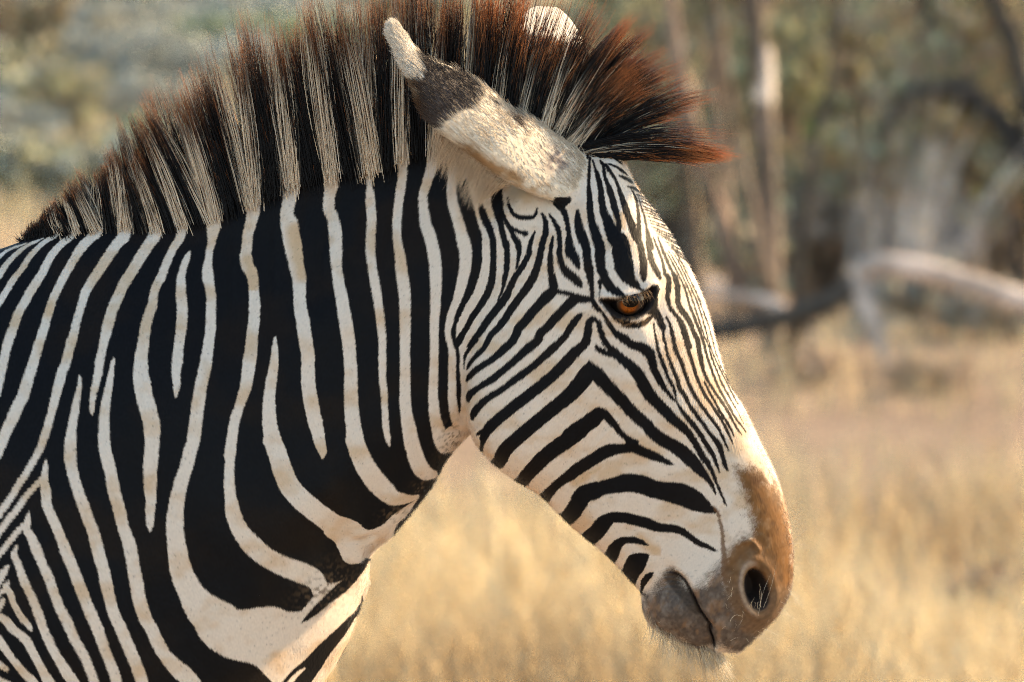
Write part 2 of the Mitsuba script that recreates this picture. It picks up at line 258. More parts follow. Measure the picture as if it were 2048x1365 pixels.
shrub('shrub_049', (-2.45, 45.00), (0.73, 0.39), GREY, 4200, 'grey shrub, third from the left among the pale shrubs on the slope behind the mane', 403, leaf=0.045, group='pale shrubs on the slope behind the mane', stems=7, wood='bark_brown')
shrub('shrub_050', (-0.80, 38.00), (0.51, 0.20), GREY, 4200, 'grey shrub, sixth from the left among the pale shrubs on the slope behind the mane', 404, leaf=0.045, group='pale shrubs on the slope behind the mane', stems=7, wood='bark_brown')
shrub('shrub_051', (-1.74, 49.00), (0.78, 0.37), GREY + GREEN, 4200, 'grey shrub, fifth from the left among the pale shrubs on the slope behind the mane', 405, leaf=0.045, group='pale shrubs on the slope behind the mane', stems=7, wood='bark_brown')

def tree(key, limbs, wood, label, crown=None, category='tree'):
    for i, (pts, radii) in enumerate(limbs):
        bare = isinstance(wood, list) and wood[i] == 'sunlit_bark'  # short pale shells on the trunk: sunlit spots painted as colour
        base = 'trunk' if i == 0 else ('sunlit_patch' if bare else 'branch')
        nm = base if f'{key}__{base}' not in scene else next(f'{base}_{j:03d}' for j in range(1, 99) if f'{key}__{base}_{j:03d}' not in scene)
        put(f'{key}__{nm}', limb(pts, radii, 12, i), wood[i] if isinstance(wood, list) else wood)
    if crown:
        m, c = leaves(*crown)
        put(f'{key}__crown', m, 'leaf', smooth=False, color=c)
    labels[key] = {'label': label, 'category': category}

tree('slim_tree', [
    ([(np.float64(0.964), 19.6, np.float64(-0.044)), (np.float64(0.958), 19.6, np.float64(0.326)), (np.float64(0.942), 19.6, np.float64(0.659)), (np.float64(0.925), 19.6, np.float64(0.99)), (np.float64(0.898), 19.6, np.float64(1.248)), (np.float64(0.857), 19.6, np.float64(1.579)), (np.float64(0.819), 19.6, np.float64(2.276)), (np.float64(0.873), 19.6, np.float64(3.007))], [0.0442, 0.0424, 0.0405, 0.0387, 0.0369, 0.035, 0.0276, 0.0111]),
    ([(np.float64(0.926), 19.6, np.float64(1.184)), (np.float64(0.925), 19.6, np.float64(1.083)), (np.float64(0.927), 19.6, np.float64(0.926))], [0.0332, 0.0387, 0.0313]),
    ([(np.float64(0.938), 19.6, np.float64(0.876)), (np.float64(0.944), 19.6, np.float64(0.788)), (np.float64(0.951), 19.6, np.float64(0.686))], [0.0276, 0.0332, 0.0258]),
    ([(np.float64(0.952), 19.6, np.float64(0.178)), (np.float64(0.841), 19.6, np.float64(0.326)), (np.float64(0.776), 19.6, np.float64(0.548)), (np.float64(0.702), 19.6, np.float64(0.751)), (np.float64(0.628), 19.6, np.float64(1.083)), (np.float64(0.563), 19.6, np.float64(1.451)), (np.float64(0.489), 19.6, np.float64(1.91))], [0.0313, 0.0313, 0.0295, 0.0276, 0.024, 0.0203, 0.0092]),
    ([(np.float64(0.962), 19.6, np.float64(0.252)), (np.float64(0.893), 19.5, np.float64(0.535)), (np.float64(0.828), 19.5, np.float64(0.847)), (np.float64(0.761), 19.4, np.float64(1.218)), (np.float64(0.687), 19.4, np.float64(1.729))], [0.024, 0.0221, 0.0203, 0.0184, 0.0092]),
    ([(np.float64(0.898), 19.6, np.float64(1.248)), (np.float64(0.99), 19.7, np.float64(1.467)), (np.float64(1.141), 19.8, np.float64(1.724))], [0.0258, 0.0221, 0.0111]),
    ([(np.float64(0.702), 19.9, np.float64(0.046)), (np.float64(0.673), 19.9, np.float64(0.569)), (np.float64(0.605), 19.8, np.float64(1.131)), (np.float64(0.595), 19.8, np.float64(1.539))], [0.024, 0.0221, 0.0203, 0.0147]),
    ([(np.float64(1.06), 20.0, np.float64(0.057)), (np.float64(1.096), 20.0, np.float64(0.563)), (np.float64(1.192), 20.1, np.float64(1.046)), (np.float64(1.228), 20.1, np.float64(1.533))], [0.0203, 0.0184, 0.0166, 0.0129]),
    ([(np.float64(0.838), 20.1, np.float64(0.05)), (np.float64(0.809), 20.1, np.float64(0.596)), (np.float64(0.742), 20.1, np.float64(1.158))], [0.0166, 0.0147, 0.0129])], ['bark_patchy', 'sunlit_bark', 'sunlit_bark', 'bark_pink', 'bark_brown', 'bark_brown', 'bark_brown', 'bark_dark', 'bark_pink'],
    'slim forked tree with painted sunlit patches standing right of the zebra forehead')
tree('dark_tree', [
    ([(np.float64(2.247), 21.9, np.float64(-0.216)), (np.float64(2.165), 21.9, np.float64(0.263)), (np.float64(2.084), 21.9, np.float64(0.543)), (np.float64(1.983), 21.9, np.float64(0.762)), (np.float64(1.863), 21.9, np.float64(0.891)), (np.float64(1.724), 21.9, np.float64(0.951)), (np.float64(1.594), 21.9, np.float64(0.931)), (np.float64(1.485), 21.9, np.float64(0.802)), (np.float64(1.43), 21.9, np.float64(0.602)), (np.float64(1.417), 21.9, np.float64(0.443))], [0.0757, 0.0637, 0.0558, 0.0478, 0.0398, 0.0339, 0.0279, 0.0219, 0.0139, 0.006]),
    ([(np.float64(2.124), 21.9, np.float64(0.403)), (np.float64(2.067), 21.9, np.float64(0.802)), (np.float64(2.001), 21.9, np.float64(1.12)), (np.float64(1.911), 21.9, np.float64(1.299)), (np.float64(1.821), 21.9, np.float64(1.538))], [0.0518, 0.0458, 0.0418, 0.0378, 0.0159]),
    ([(np.float64(1.863), 21.9, np.float64(0.891)), (np.float64(1.754), 22.1, np.float64(1.054)), (np.float64(1.659), 22.2, np.float64(1.251)), (np.float64(1.618), 22.2, np.float64(1.532))], [0.0398, 0.0319, 0.0259, 0.0119])], 'bark_dark',
    'dark tree arching into the frame from the right edge', ([(np.float64(1.47), 22.0, np.float64(0.698), 0.16), (np.float64(1.555), 22.1, np.float64(0.874), 0.18), (np.float64(1.714), 22.1, np.float64(1.034), 0.22), (np.float64(1.921), 22.2, np.float64(1.05), 0.25), (np.float64(2.036), 22.1, np.float64(0.813), 0.22), (np.float64(1.664), 22.3, np.float64(1.269), 0.3), (np.float64(2.08), 22.2, np.float64(1.372), 0.35)], 0.03, 2600, OLIVE + BROWN, 31))
tree('fallen_branch', [
    ([(np.float64(0.68), 19, np.float64(0.16)), (np.float64(0.86), 19, np.float64(0.2)), (np.float64(1.005), 19, np.float64(0.233)), (np.float64(1.113), 19, np.float64(0.269)), (np.float64(1.203), 19, np.float64(0.316)), (np.float64(1.261), 19, np.float64(0.378))], [0.0307, 0.0343, 0.0361, 0.0379, 0.0397, 0.0397]),
    ([(np.float64(1.239), 19, np.float64(0.37)), (np.float64(1.311), 19, np.float64(0.421)), (np.float64(1.456), 19, np.float64(0.407)), (np.float64(1.619), 19, np.float64(0.363)), (np.float64(1.745), 19, np.float64(0.318)), (np.float64(1.908), 19, np.float64(0.269)), (np.float64(2.169), 19.1, np.float64(0.175)), (np.float64(2.37), 19.1, np.float64(0.03))], [0.0415, 0.0415, 0.0397, 0.0415, 0.0433, 0.0415, 0.0361, 0.0289]),
    ([(np.float64(1.007), 19.05, np.float64(0.23)), (np.float64(0.921), 19.2, np.float64(0.278)), (np.float64(0.814), 19.3, np.float64(0.286)), (np.float64(0.652), 19.4, np.float64(0.269))], [0.0198, 0.018, 0.0162, 0.0108]),
    ([(np.float64(1.243), 19, np.float64(0.385)), (np.float64(1.266), 18.95, np.float64(0.294)), (np.float64(1.3), 18.9, np.float64(0.207)), (np.float64(1.356), 18.85, np.float64(0.034))], [0.0325, 0.0289, 0.0271, 0.0198]),
    ([(np.float64(1.113), 19, np.float64(0.269)), (np.float64(1.048), 19.2, np.float64(0.187)), (np.float64(0.983), 19.4, np.float64(0.004))], [0.0289, 0.0235, 0.0144])], ['bark_dark', 'dead_wood', 'dead_wood', 'dead_wood', 'bark_dark'],
    'fallen dead branch with a pale bare limb propped above the grass', category='fallen branch')
tree('fallen_log', [
    ([(np.float64(1.791), 22.5, np.float64(-0.074)), (np.float64(1.903), 22.5, np.float64(-0.047)), (np.float64(2.066), 22.5, np.float64(-0.033)), (np.float64(2.269), 22.5, np.float64(-0.041)), (np.float64(2.595), 22.5, np.float64(-0.066))], [0.0304, 0.0447, 0.0507, 0.0507, 0.0406])], 'dead_wood',
    'pale log lying on the grass at the right edge under the fallen branch', category='log')
tree('fallen_log_001', [
    ([(np.float64(0.566), 24, np.float64(-0.032)), (np.float64(0.801), 24, np.float64(-0.002)), (np.float64(1.056), 24, np.float64(0.011)), (np.float64(1.333), 24, np.float64(-0.015))], [0.0383, 0.0468, 0.0489, 0.0383])], 'dead_wood',
    'pale log lying flat behind the slim tree beside the zebra nose bridge', category='log')
r = np.random.default_rng(41)
n = 80
root = np.array([1.522, 21.4, 0.0]) + r.normal(0, 1, (n, 3)) * [0.10, 0.10, 0]
tip = root + np.stack([r.normal(0.15, 0.17, n), r.normal(0, 0.2, n), r.uniform(0.40, 0.95, n)], 1) * r.uniform(0.6, 1.12, n)[:, None]
mid = (root + tip) / 2 + r.normal(0, 0.06, (n, 3)) - np.stack([0.05 + 0 * r.random(n), 0 * r.random(n), 0 * r.random(n)], 1)
t = np.linspace(0, 1, 5)[None, :, None]
paths = root[:, None] * (1 - t) ** 2 + 2 * mid[:, None] * t * (1 - t) + tip[:, None] * t ** 2
put('dead_bush__twigs', tubes(paths, np.full((n, 1), 0.005) * np.array([1.3, 1.1, 0.9, 0.7, 0.4])), 'grey_twigs')
labels['dead_bush'] = {'label': 'pale grey leafless dead bush behind the fallen branch', 'category': 'bush'}


# ---------------------------------------------------------------- the zebra, in its own frame: millimetres along (x) and up (z) in its middle plane, y across
TN = np.array([0, .03, .1, .2, .3, .45, .6, .75, .88, .96, 1])
FORM = {'poll': [0, .30, .55, .75, .90, 1, .98, .90, .70, .40, 0], 'jowl': [0, .34, .60, .80, .92, 1, 1, .98, .93, .78, 0],
        'brow': [0, .38, .62, .86, 1, .97, .95, .93, .88, .70, 0], 'crest_': [0, .40, .66, .88, 1, .97, .92, .85, .74, .52, 0],
        'nose': [0, .40, .68, .86, .95, 1, .97, .90, .76, .50, 0], 'muzzle': [0, .36, .62, .82, .94, 1, 1, .94, .78, .50, 0],
        'neck': [0, .20, .34, .52, .70, .92, 1, .97, .80, .50, 0], 'chest': [0, .20, .38, .60, .80, .97, 1, .88, .58, .28, 0], 'breast': [0, .13, .29, .47, .62, .81, .93, 1, .8, .5, 0],
        'barrel': [0, .34, .60, .80, .92, 1, 1, .93, .74, .45, 0]}

def loft(rows, forms, ns, near, far, fine=None, soft=0.045):
    """sections (top x, z, bottom x, z, half width) -> a closed solid; each section runs from its top edge round the near side to the bottom and back"""
    R = np.array(rows, float); F = np.array([FORM[f] for f in forms])
    th = np.arccos(1 - 2 * TN)
    s = np.arange(len(R)); step = np.maximum(np.hypot(*np.diff(R[:, :2], axis=0).T), np.hypot(*np.diff(R[:, 2:4], axis=0).T))
    if fine: step[int(fine):] *= 0.12          # the parts far from the head are modelled coarser
    S = np.interp(np.linspace(0, step.sum(), ns), np.r_[0, np.cumsum(step)], s)
    R2 = np.stack([Pchip(s, R[:, k])(S) for k in range(5)], 1)
    F2 = np.stack([np.interp(S, s, F[:, k]) for k in range(F.shape[1])], 1)
    F2 = gaussian_filter1d(F2, soft * ns, axis=0, mode='nearest'); R2[:, 4] = gaussian_filter1d(R2[:, 4], 0.4 * soft * ns, mode='nearest')
    an = np.linspace(0, np.pi, near + 1); af = np.linspace(0, np.pi, far + 1)[1:-1][::-1]
    ang = np.r_[an, af]; sgn = np.r_[-np.ones(len(an)), np.ones(len(af))]
    t = (1 - np.cos(ang)) / 2
    G = Pchip(th, F2, axis=1)(ang)
    P = np.empty((ns, len(ang), 3))
    P[:, :, 0] = R2[:, None, 0] + (R2[:, None, 2] - R2[:, None, 0]) * t
    P[:, :, 2] = R2[:, None, 1] + (R2[:, None, 3] - R2[:, None, 1]) * t
    P[:, :, 1] = sgn * G * R2[:, None, 4]
    m = len(ang); v = P.reshape(-1, 3)
    i = np.arange(ns - 1)[:, None] * m; k = np.arange(m)[None]; k2 = (k + 1) % m
    f = np.concatenate([np.stack([i + k, i + k2, i + m + k2], -1).reshape(-1, 3), np.stack([i + k, i + m + k2, i + m + k], -1).reshape(-1, 3)])
    c0, c1 = P[0].mean(0), P[-1].mean(0); n = len(v)
    v = np.vstack([v, c0, c1]); q = np.arange(m); q2 = (q + 1) % m
    f = np.vstack([f, np.stack([q2, q, np.full(m, n)], 1), np.stack([n - m + q, n - m + q2, np.full(m, n + 1)], 1)])
    mesh = trimesh.Trimesh(v, f, process=False)
    if mesh.volume < 0: f = f[:, ::-1]
    return manifold3d.Manifold(manifold3d.Mesh(np.asarray(v, np.float32), np.asarray(f, np.uint32)))

def ball(p, r):
    return manifold3d.Manifold.sphere(r, 24).translate(tuple(p))

def chain(pts):
    out = None
    for a, b in zip(pts[:-1], pts[1:]):
        h = manifold3d.Manifold.batch_hull([ball(a[:3], a[3]), ball(b[:3], b[3])])
        out = h if out is None else out + h
    return out

HEAD = [
    (55.6, 244, -71.9, 71.2, 60),
    (96.1, 224, -63.2, 18.9, 74),
    (124, 217, -56.3, -30.5, 86),
    (144, 181, -53.4, -80, 94),
    (168, 149, -44.1, -115, 100),
    (191, 114, -25.5, -138, 103),
    (216, 63.6, 2.3, -160, 98),
    (230, 25.9, 29.6, -177, 90),
    (240, -11.9, 54, -200, 82),
    (252, -49.7, 79.6, -225, 74),
    (270, -78.2, 98.8, -240, 67),
    (286, -113, 121, -260, 62),
    (301, -142, 138, -278, 58),
    (319, -194, 151, -293, 58),
    (327, -251, 153, -313, 58),
    (325, -285, 159, -328, 54),
    (313, -314, 174, -340, 46),
    (289, -340, 204, -354, 33),
    (264, -363, 233, -360, 15),
]
HEADF = ['poll', 'poll', 'jowl', 'jowl', 'brow', 'brow', 'brow', 'crest_', 'crest_', 'nose', 'nose', 'nose', 'nose', 'muzzle', 'muzzle', 'muzzle', 'muzzle', 'muzzle', 'muzzle']
NECK = [
    (72.9, 241, -40.1, -97.5, 52),
    (32.4, 265, -56.9, -114, 58),
    (-25.5, 264, -72, -132, 66),
    (-90.9, 242, -94.1, -169, 74),
    (-153, 216, -120, -203, 83),
    (-211, 203, -143, -230, 92),
    (-269, 188, -159, -242, 102),
    (-338, 161, -164, -248, 114),
    (-402, 144, -166, -254, 127),
    (-466, 141, -168, -274, 140),
    (-524, 132, -176, -304, 152),
    (-573, 114, -188, -345, 165),
    (-628, 99.1, -218, -396, 178),
    (-709, 88.6, -270, -465, 195),
    (-837, 77, -363, -536, 220),
    (-1057, 65.4, -655, -594, 262),
    (-1347, 71.2, -1121, -583, 290),
    (-1637, 94.4, -1528, -536, 275),
    (-1811, 47.9, -1789, -448, 200),
    (-1871, -68.4, -1875, -331, 90),
]
NECKF = ['neck'] * 9 + ['chest'] * 4 + ['barrel'] * 7
BREAST = [
    (-246, -255, -403, -220, 40),
    (-194, -267, -461, -237, 88),
    (-172, -272, -514, -240, 112),
    (-167, -281, -560, -255, 132),
    (-174, -302, -607, -290, 156),
    (-187, -342, -642, -337, 172),
    (-218, -396, -666, -395, 182),
    (-253, -471, -678, -465, 180),
    (-294, -559, -655, -559, 150),
    (-340, -630, -608, -630, 90),
]
# ears: upper edge x, z, lower edge x, z, y of the middle, half thickness
EAR = np.array([
    (99.1, 202, 61.1, 162, -46, 12),
    (72.5, 225, 21.9, 174, -60, 18),
    (49.4, 243, -12.6, 193, -77, 21),
    (25.8, 259, -36.7, 216, -92, 22),
    (-1.1, 273, -62.4, 235, -103, 20),
    (-24.6, 295, -85.2, 253, -112, 18),
    (-44.5, 307, -96.5, 267, -119, 16),
    (-70.7, 323, -103, 286, -125, 14),
    (-93.5, 332, -109, 304, -130, 14),
    (-106, 340, -120, 321, -133, 11),
    (-116, 354, -129, 343, -135, 9),
    (-124, 365, -134, 356, -136, 6),
    (-127, 368, -132, 365, -137, 3),
], float)
FAR_EAR = np.array([
    (99.7, 202, 41.4, 202, 60, 26),
    (96.9, 248, 26.8, 242, 74, 22),
    (92.3, 294, 12.3, 288, 88, 18),
    (87.7, 329, 4.7, 328, 98, 15),
    (81.3, 348, 5.9, 359, 104, 12),
    (66.1, 373, 15.8, 379, 110, 9),
    (51.5, 385, 31.6, 386, 112, 5),
], float)

TILT = 0.8          # how far the ears are turned up and forward

def ear_solid(E, ns=130, nr=120, side=-1):
    L = np.arange(len(E)); S = np.linspace(0, len(E) - 1, ns)
    Q = np.stack([Pchip(L, E[:, k])(S) for k in range(6)], 1)
    a = np.linspace(0, 2 * np.pi, nr, endpoint=False)
    t = (1 - np.cos(a)) / 2; w = np.sin(a)
    w = np.where(w > 0, np.abs(w) ** 0.8, -0.25 * np.abs(w))
    P = np.stack([Q[:, None, 0] + (Q[:, None, 2] - Q[:, None, 0]) * t, Q[:, None, 4] + TILT * (0.5 - t) * np.hypot(Q[:, 0] - Q[:, 2], Q[:, 1] - Q[:, 3])[:, None] + side * w * Q[:, None, 5], Q[:, None, 1] + (Q[:, None, 3] - Q[:, None, 1]) * t], -1)
    v = P.reshape(-1, 3); i = np.arange(ns - 1)[:, None] * nr; k = np.arange(nr)[None]; k2 = (k + 1) % nr
    f = np.concatenate([np.stack([i + k, i + k2, i + nr + k2], -1).reshape(-1, 3), np.stack([i + k, i + nr + k2, i + nr + k], -1).reshape(-1, 3)])
    n = len(v); v = np.vstack([v, P[0].mean(0), P[-1].mean(0)]); q = np.arange(nr); q2 = (q + 1) % nr
    f = np.vstack([f, np.stack([q2, q, np.full(nr, n)], 1), np.stack([n - nr + q, n - nr + q2, np.full(nr, n + 1)], 1)])
    m = trimesh.Trimesh(v, f, process=False)
    if m.volume < 0: f = f[:, ::-1]
    return manifold3d.Manifold(manifold3d.Mesh(np.asarray(v, np.float32), np.asarray(f, np.uint32))), v

def gauss(x, z, c, sx, sz=None, ang=0.0):
    sz = sz or sx; ca, sa = math.cos(ang), math.sin(ang)
    dx, dz = x - c[0], z - c[1]
    return np.exp(-((dx * ca + dz * sa) / sx) ** 2 - ((-dx * sa + dz * ca) / sz) ** 2)

def path_distance(x, z, pts):
    p = spline(np.array(pts, float), 1.0)
    d, i = cKDTree(p[:, :2]).query(np.stack([x, z], 1))
    return d, i / (len(p) - 1), p

def inside(x, z, pts):
    """signed distance to a smooth closed outline, negative inside"""
    p = np.array(pts, float); p = spline(np.vstack([p, p[:1]]), 1.0)
    poly = shapely.Polygon(p[:, :2]).buffer(0); shapely.prepare(poly)
    d, _ = cKDTree(p[:, :2]).query(np.stack([x, z], 1))
    return np.where(shapely.contains_xy(poly, x, z), -d, d)

EYE_OPEN = [(103, 53.3), (112, 53.3), (119, 53.1), (131, 54.3), (141, 55.9), (150, 59.5), (157, 64.3), (159, 60.2), (157, 48.6), (151, 41), (141, 36.7), (132, 35.5), (123, 37.7), (114, 43.1), (108, 49.1)]
MOUTH = [(183, -265), (191, -267), (199, -273), (206, -284), (213, -297), (218, -308), (226, -320), (231, -329), (230, -332), (234, -345), (235, -354)]
NOSTRIL = (283, -285, 14.8, 26.7, 0.26)

def zebra_body():
    head = loft(HEAD, HEADF, 560, 230, 110)
    neck = loft(NECK, NECKF, 820, 420, 80, 15.0)
    breast = loft(BREAST, ['breast'] * len(BREAST), 380, 300, 90)
    G = -ZC * 1000
    legs = None
    for x0, xs in ((-330, (0, 10, 20, 26, 60)), (-1690, (60, -70, -60, -62, -20))):
        for sy in (-1, 1):
            hind = x0 < -1000
            pts = [(x0 + xs[0], sy * (130 if hind else 70), -420, 150 if hind else 60), (x0 + xs[0] * 0.4, sy * (135 if hind else 105), -680, 95 if hind else 58),
                   (x0 + xs[1], sy * 132, -930, 48 if hind else 46), (x0 + xs[2], sy * 130, -1180, 30), (x0 + xs[3], sy * 130, G + 120, 30), (x0 + xs[4], sy * 130, G + 45, 44)]
            leg = chain(pts)
            legs = leg if legs is None else legs + leg
    tail = chain([(-2230, 0, 60, 35), (-2330, 0, -60, 30), (-2370, 0, -300, 22), (-2380, 0, -560, 30), (-2380, 0, -760, 12)])
    ear, ev = ear_solid(EAR); far_ear, fv = ear_solid(FAR_EAR, 90, 80, side=1)
    low = legs + tail
    low = low.refine_to_length(18)
    body = head + neck + breast + ear + far_ear + low
    m = body.to_mesh()
    v, f = np.asarray(m.vert_properties[:, :3], float), np.asarray(m.tri_verts, int)
    # weld, then relax the seams where head, neck, ears and legs meet
    tm = trimesh.Trimesh(v, f, process=True, merge_norm=True, merge_tex=True)
    v, f = np.array(tm.vertices), np.array(tm.faces)
    e = np.vstack([f[:, [0, 1]], f[:, [1, 2]], f[:, [2, 0]]])
    A = sp.coo_matrix((np.ones(len(e)), (e[:, 0], e[:, 1])), shape=(len(v), len(v))).tocsr(); A = ((A + A.T) > 0).astype(float)
    W = sp.diags(1 / np.maximum(A.sum(1).A1 if hasattr(A.sum(1), 'A1') else np.asarray(A.sum(1)).ravel(), 1)) @ A
    d1, _ = cKDTree(ev).query(v); d2, _ = cKDTree(fv).query(v)
    x, z = v[:, 0], v[:, 2]
    seam = np.zeros(len(v))
    for pts, rad in (([(86.7, 225), (43.7, 214), (-8, 191), (-36.8, 150), (-51.2, 98.6), (-57, 52.5), (-57, 17.9)], 34), ([(-166, -243), (-192, -261), (-244, -310), (-301, -284), (-370, -250), (-444, -215), (-519, -221), (-576, -261), (-623, -325), (-652, -394)], 46), ([(-57, 17.9), (-54.1, -39.8), (-48.4, -97.6)], 4), ([(101, 199), (72.4, 176), (49.4, 150), (20.7, 159), (3.4, 179)], 26)):
        d, _, _ = path_distance(x, z, pts)
        seam = np.maximum(seam, sstep(rad, rad * 0.35, d))
    seam *= (np.abs(v[:, 1]) > 5)
    low_part = sstep(-560, -620, z) * 0.8 + sstep(-380, -430, z) * (x < -150) * 0.6
    seam = np.maximum(seam, np.clip(low_part, 0, 1))
    for _ in range(60):
        v = v + seam[:, None] * 0.8 * (W @ v - v)
    mesh = trimesh.Trimesh(v, f, process=False)
    # sculpting
    for _pass in range(1):
        n = np.array(mesh.vertex_normals); x, y, z = v.T
        side = sstep(8, 30, np.abs(y))
        onear = np.zeros(len(v))
        onear = (np.minimum(d1, d2) < 1.6) & (z > 100)
        disp = sculpt(x, y, z) * side * ~onear
        disp = disp + (meshkit.fbm(v / 55.0, 3, 2) - 0.5) * 3.0 * (1 - sstep(150, 300, x) * 0.5)
        v = v + n * disp[:, None]
    mesh = trimesh.Trimesh(v, f, process=False)
    near_ear = (d1 < 1.6) & (z > 60); far_e = (d2 < 1.6) & (z > 60)
    return mesh, near_ear, far_e

def sculpt(x, y, z):
    d = np.zeros(len(x))
    e = inside(x, z, EYE_OPEN)
    d += -15.0 * sstep(1.4, -2.4, e) + 4.0 * np.exp(-((e - 4.5) / 4.5) ** 2)
    d += 11.0 * gauss(x, z, (131, 104), 30.2, 41.8) + 4.0 * gauss(x, z, (164, 78), 20.3)
    d += -5.0 * gauss(x, z, (78.1, 128), 23.2, 34.8) + 3.5 * gauss(x, z, (81, 98.9), 16.2)
    d += -4.0 * gauss(x, z, (167, 32.1), 16.2, 26.1)
    d += 3.0 * gauss(x, z, (20.7, -45.2), 87, 69.6) - 3.0 * gauss(x, z, (89.8, -138), 69.6, 52.2)
    q, t, _ = path_distance(x, z, [(110, 0.9), (127, -36.6), (143, -97.2), (159, -138)])
    d += 5.0 * np.exp(-(q / 15.1) ** 2) * sstep(0, 0.25, t) * sstep(1, 0.75, t)
    d += 3.0 * gauss(x, z, (179, -91.4), 15.1) - 3.0 * gauss(x, z, (214, -120), 34.8, 23.2)
    # mouth: the slit, the full upper lip, the hanging lower lip and the folds at its corner
    q, t, _ = path_distance(x, z, MOUTH)
    tx, tz = np.gradient(_[:, 0]), np.gradient(_[:, 1]); i = np.clip((t * (len(tx) - 1)).astype(int), 0, len(tx) - 1)
    under = (x - _[i, 0]) * tz[i] - (z - _[i, 1]) * tx[i] > 0      # the side of the lower lip
    d += (-7.0 * np.exp(-(q / 2.2) ** 2) - np.where(under, 6.5 * np.exp(-(q / 13.0) ** 2), -1.5 * np.exp(-((q - 6) / 5.0) ** 2))) * sstep(0, 0.1, t) * sstep(30, 20, q)
    d += 5.0 * gauss(x, z, (235, -282), 26.7, 34.8) + 6.0 * gauss(x, z, (183, -312), 25.5, 19.7) - 7.0 * gauss(x, z, (188, -275), 11.6, 22, 0.5)
    fold = np.sin((z + 0.15 * x + 0.02 * (x - (186, -275)[0]) ** 2) / 0.85) * gauss(x, z, (186, -275), 12.8, 17.4)
    d += 0.8 * fold
    # nostril: a deep comma with a raised rim, and the fold above it
    cx, cz, ra, rb, tilt = NOSTRIL
    ca, sa = math.cos(tilt), math.sin(tilt); dx, dz = x - cx, z - cz
    q = np.sqrt(((dx * ca + dz * sa) / ra) ** 2 + ((-dx * sa + dz * ca) / rb) ** 2)
    q = q + 0.16 * np.clip((-dx - 0.4 * dz) / 25, -1, 1)
    d += -30.0 * sstep(1.02, 0.55, q) + (3.2 - 1.6 * np.tanh(dx / 8)) * np.exp(-((q - 1.32) / 0.30) ** 2)
    q, t, _ = path_distance(x, z, [(262, -233), (273, -228), (282, -235), (287, -245)])
    d += 2.6 * np.exp(-(q / 3.6) ** 2) * sstep(0, 0.2, t) * sstep(1, 0.8, t)
    q, t, _ = path_distance(x, z, [(244, -190), (247, -230), (252, -262)])
    d += -2.2 * np.exp(-(q / 3.5) ** 2)
    d += 2.5 * gauss(x, z, (274, -172), 23.2, 34.8) + 7.0 * gauss(x, z, (292, -129), 7, 10.4) * (y > 0)
    # folds of loose skin where the neck bends, and at the throat
    wave = (meshkit.fbm(np.stack([x / 40, y / 60, z / 25], 1), 3, 4) - 0.5) * 9
    for pts, dep, wid in (([(-186, 208), (-202, 174), (-212, 133), (-221, 75.8), (-225, 24)], 3.4, 6.0), ([(-152, 191), (-166, 151), (-178, 110), (-192, 58.6)], 2.6, 6.0),
                          ([(-267, 179), (-274, 128), (-275, 75.8), (-274, 6.7)], 2.6, 5.0), ([(-318, 162), (-322, 110), (-323, 52.8), (-321, -16.4)], 2.2, 5.0),
                          ([(-129, 168), (-140, 128), (-151, 81.6)], 2.0, 5.0), ([(-301, 174), (-306, 122), (-309, 64.3)], 1.6, 4.0), ([(-361, 145), (-366, 98.9), (-370, 52.8)], 1.6, 5.0),
                          ([(-232, 191), (-240, 139), (-245, 87.4)], 1.6, 5.0), ([(-192, -231), (-171, -227), (-141, -217)], 2.2, 4.0), ([(-68.5, -91.4), (-58.7, -104), (-45.5, -109)], 2.0, 3.5),
                          ([(-62.1, -51), (-58.7, -85.6), (-49.5, -102)], 1.8, 3.5), ([(-416, 105), (-403, 125), (-393, 145)], 1.6, 5.0)):
        q, t, _ = path_distance(x + wave, z, pts)
        d += -dep * np.exp(-(q / wid) ** 2) * sstep(0, 0.3, t) * sstep(1, 0.55, t)
    # muscle: the jugular groove, the edge of the shoulder blade, the hollow before it
    for pts, dep, wid in (([(-82.9, -97.2), (-129, -155), (-192, -224), (-244, -288)], -6.0, 24), ([(-117, -39.5), (-175, -109), (-244, -184), (-314, -253)], 5.0, 32), ([(-502, 98.9), (-439, -4.8), (-388, -120), (-342, -247)], 7.0, 40),
                          ([(-416, 75.8), (-347, -16.4), (-302, -109), (-279, -184)], -6.0, 38), ([(-600, 29.7), (-555, -74.1), (-515, -184)], -5.0, 40), ([(-71.2, 156), (-140, 98.9), (-221, 29.7), (-313, -27.9)], 4.0, 34)):
        q, t, _ = path_distance(x, z, pts)
        d += dep * np.exp(-(q / wid) ** 2) * sstep(0, 0.3, t) * sstep(1, 0.7, t)
    # veins and small muscles of the face
    for pts, dep, wid in (([(150, -45.2), (124, -85.6), (101, -109), (72.6, -155)], 1.3, 3.0), ([(176, -123), (147, -115), (116, -109)], 1.1, 2.6), ([(130, -4.8), (159, -56.8), (199, -109), (234, -155)], 1.4, 8.0),
                          ([(95.5, -39.5), (85.2, -79.9), (55.3, -138)], 1.2, 5.0), ([(182, -184), (211, -213), (228, -247)], 1.2, 6.0)):
        q, t, _ = path_distance(x + 0.3 * wave, z, pts)
        d += 0.55 * dep * np.exp(-(q / wid) ** 2) * sstep(0, 0.35, t) * sstep(1, 0.65, t)

    return d
# === GEOMETRY END

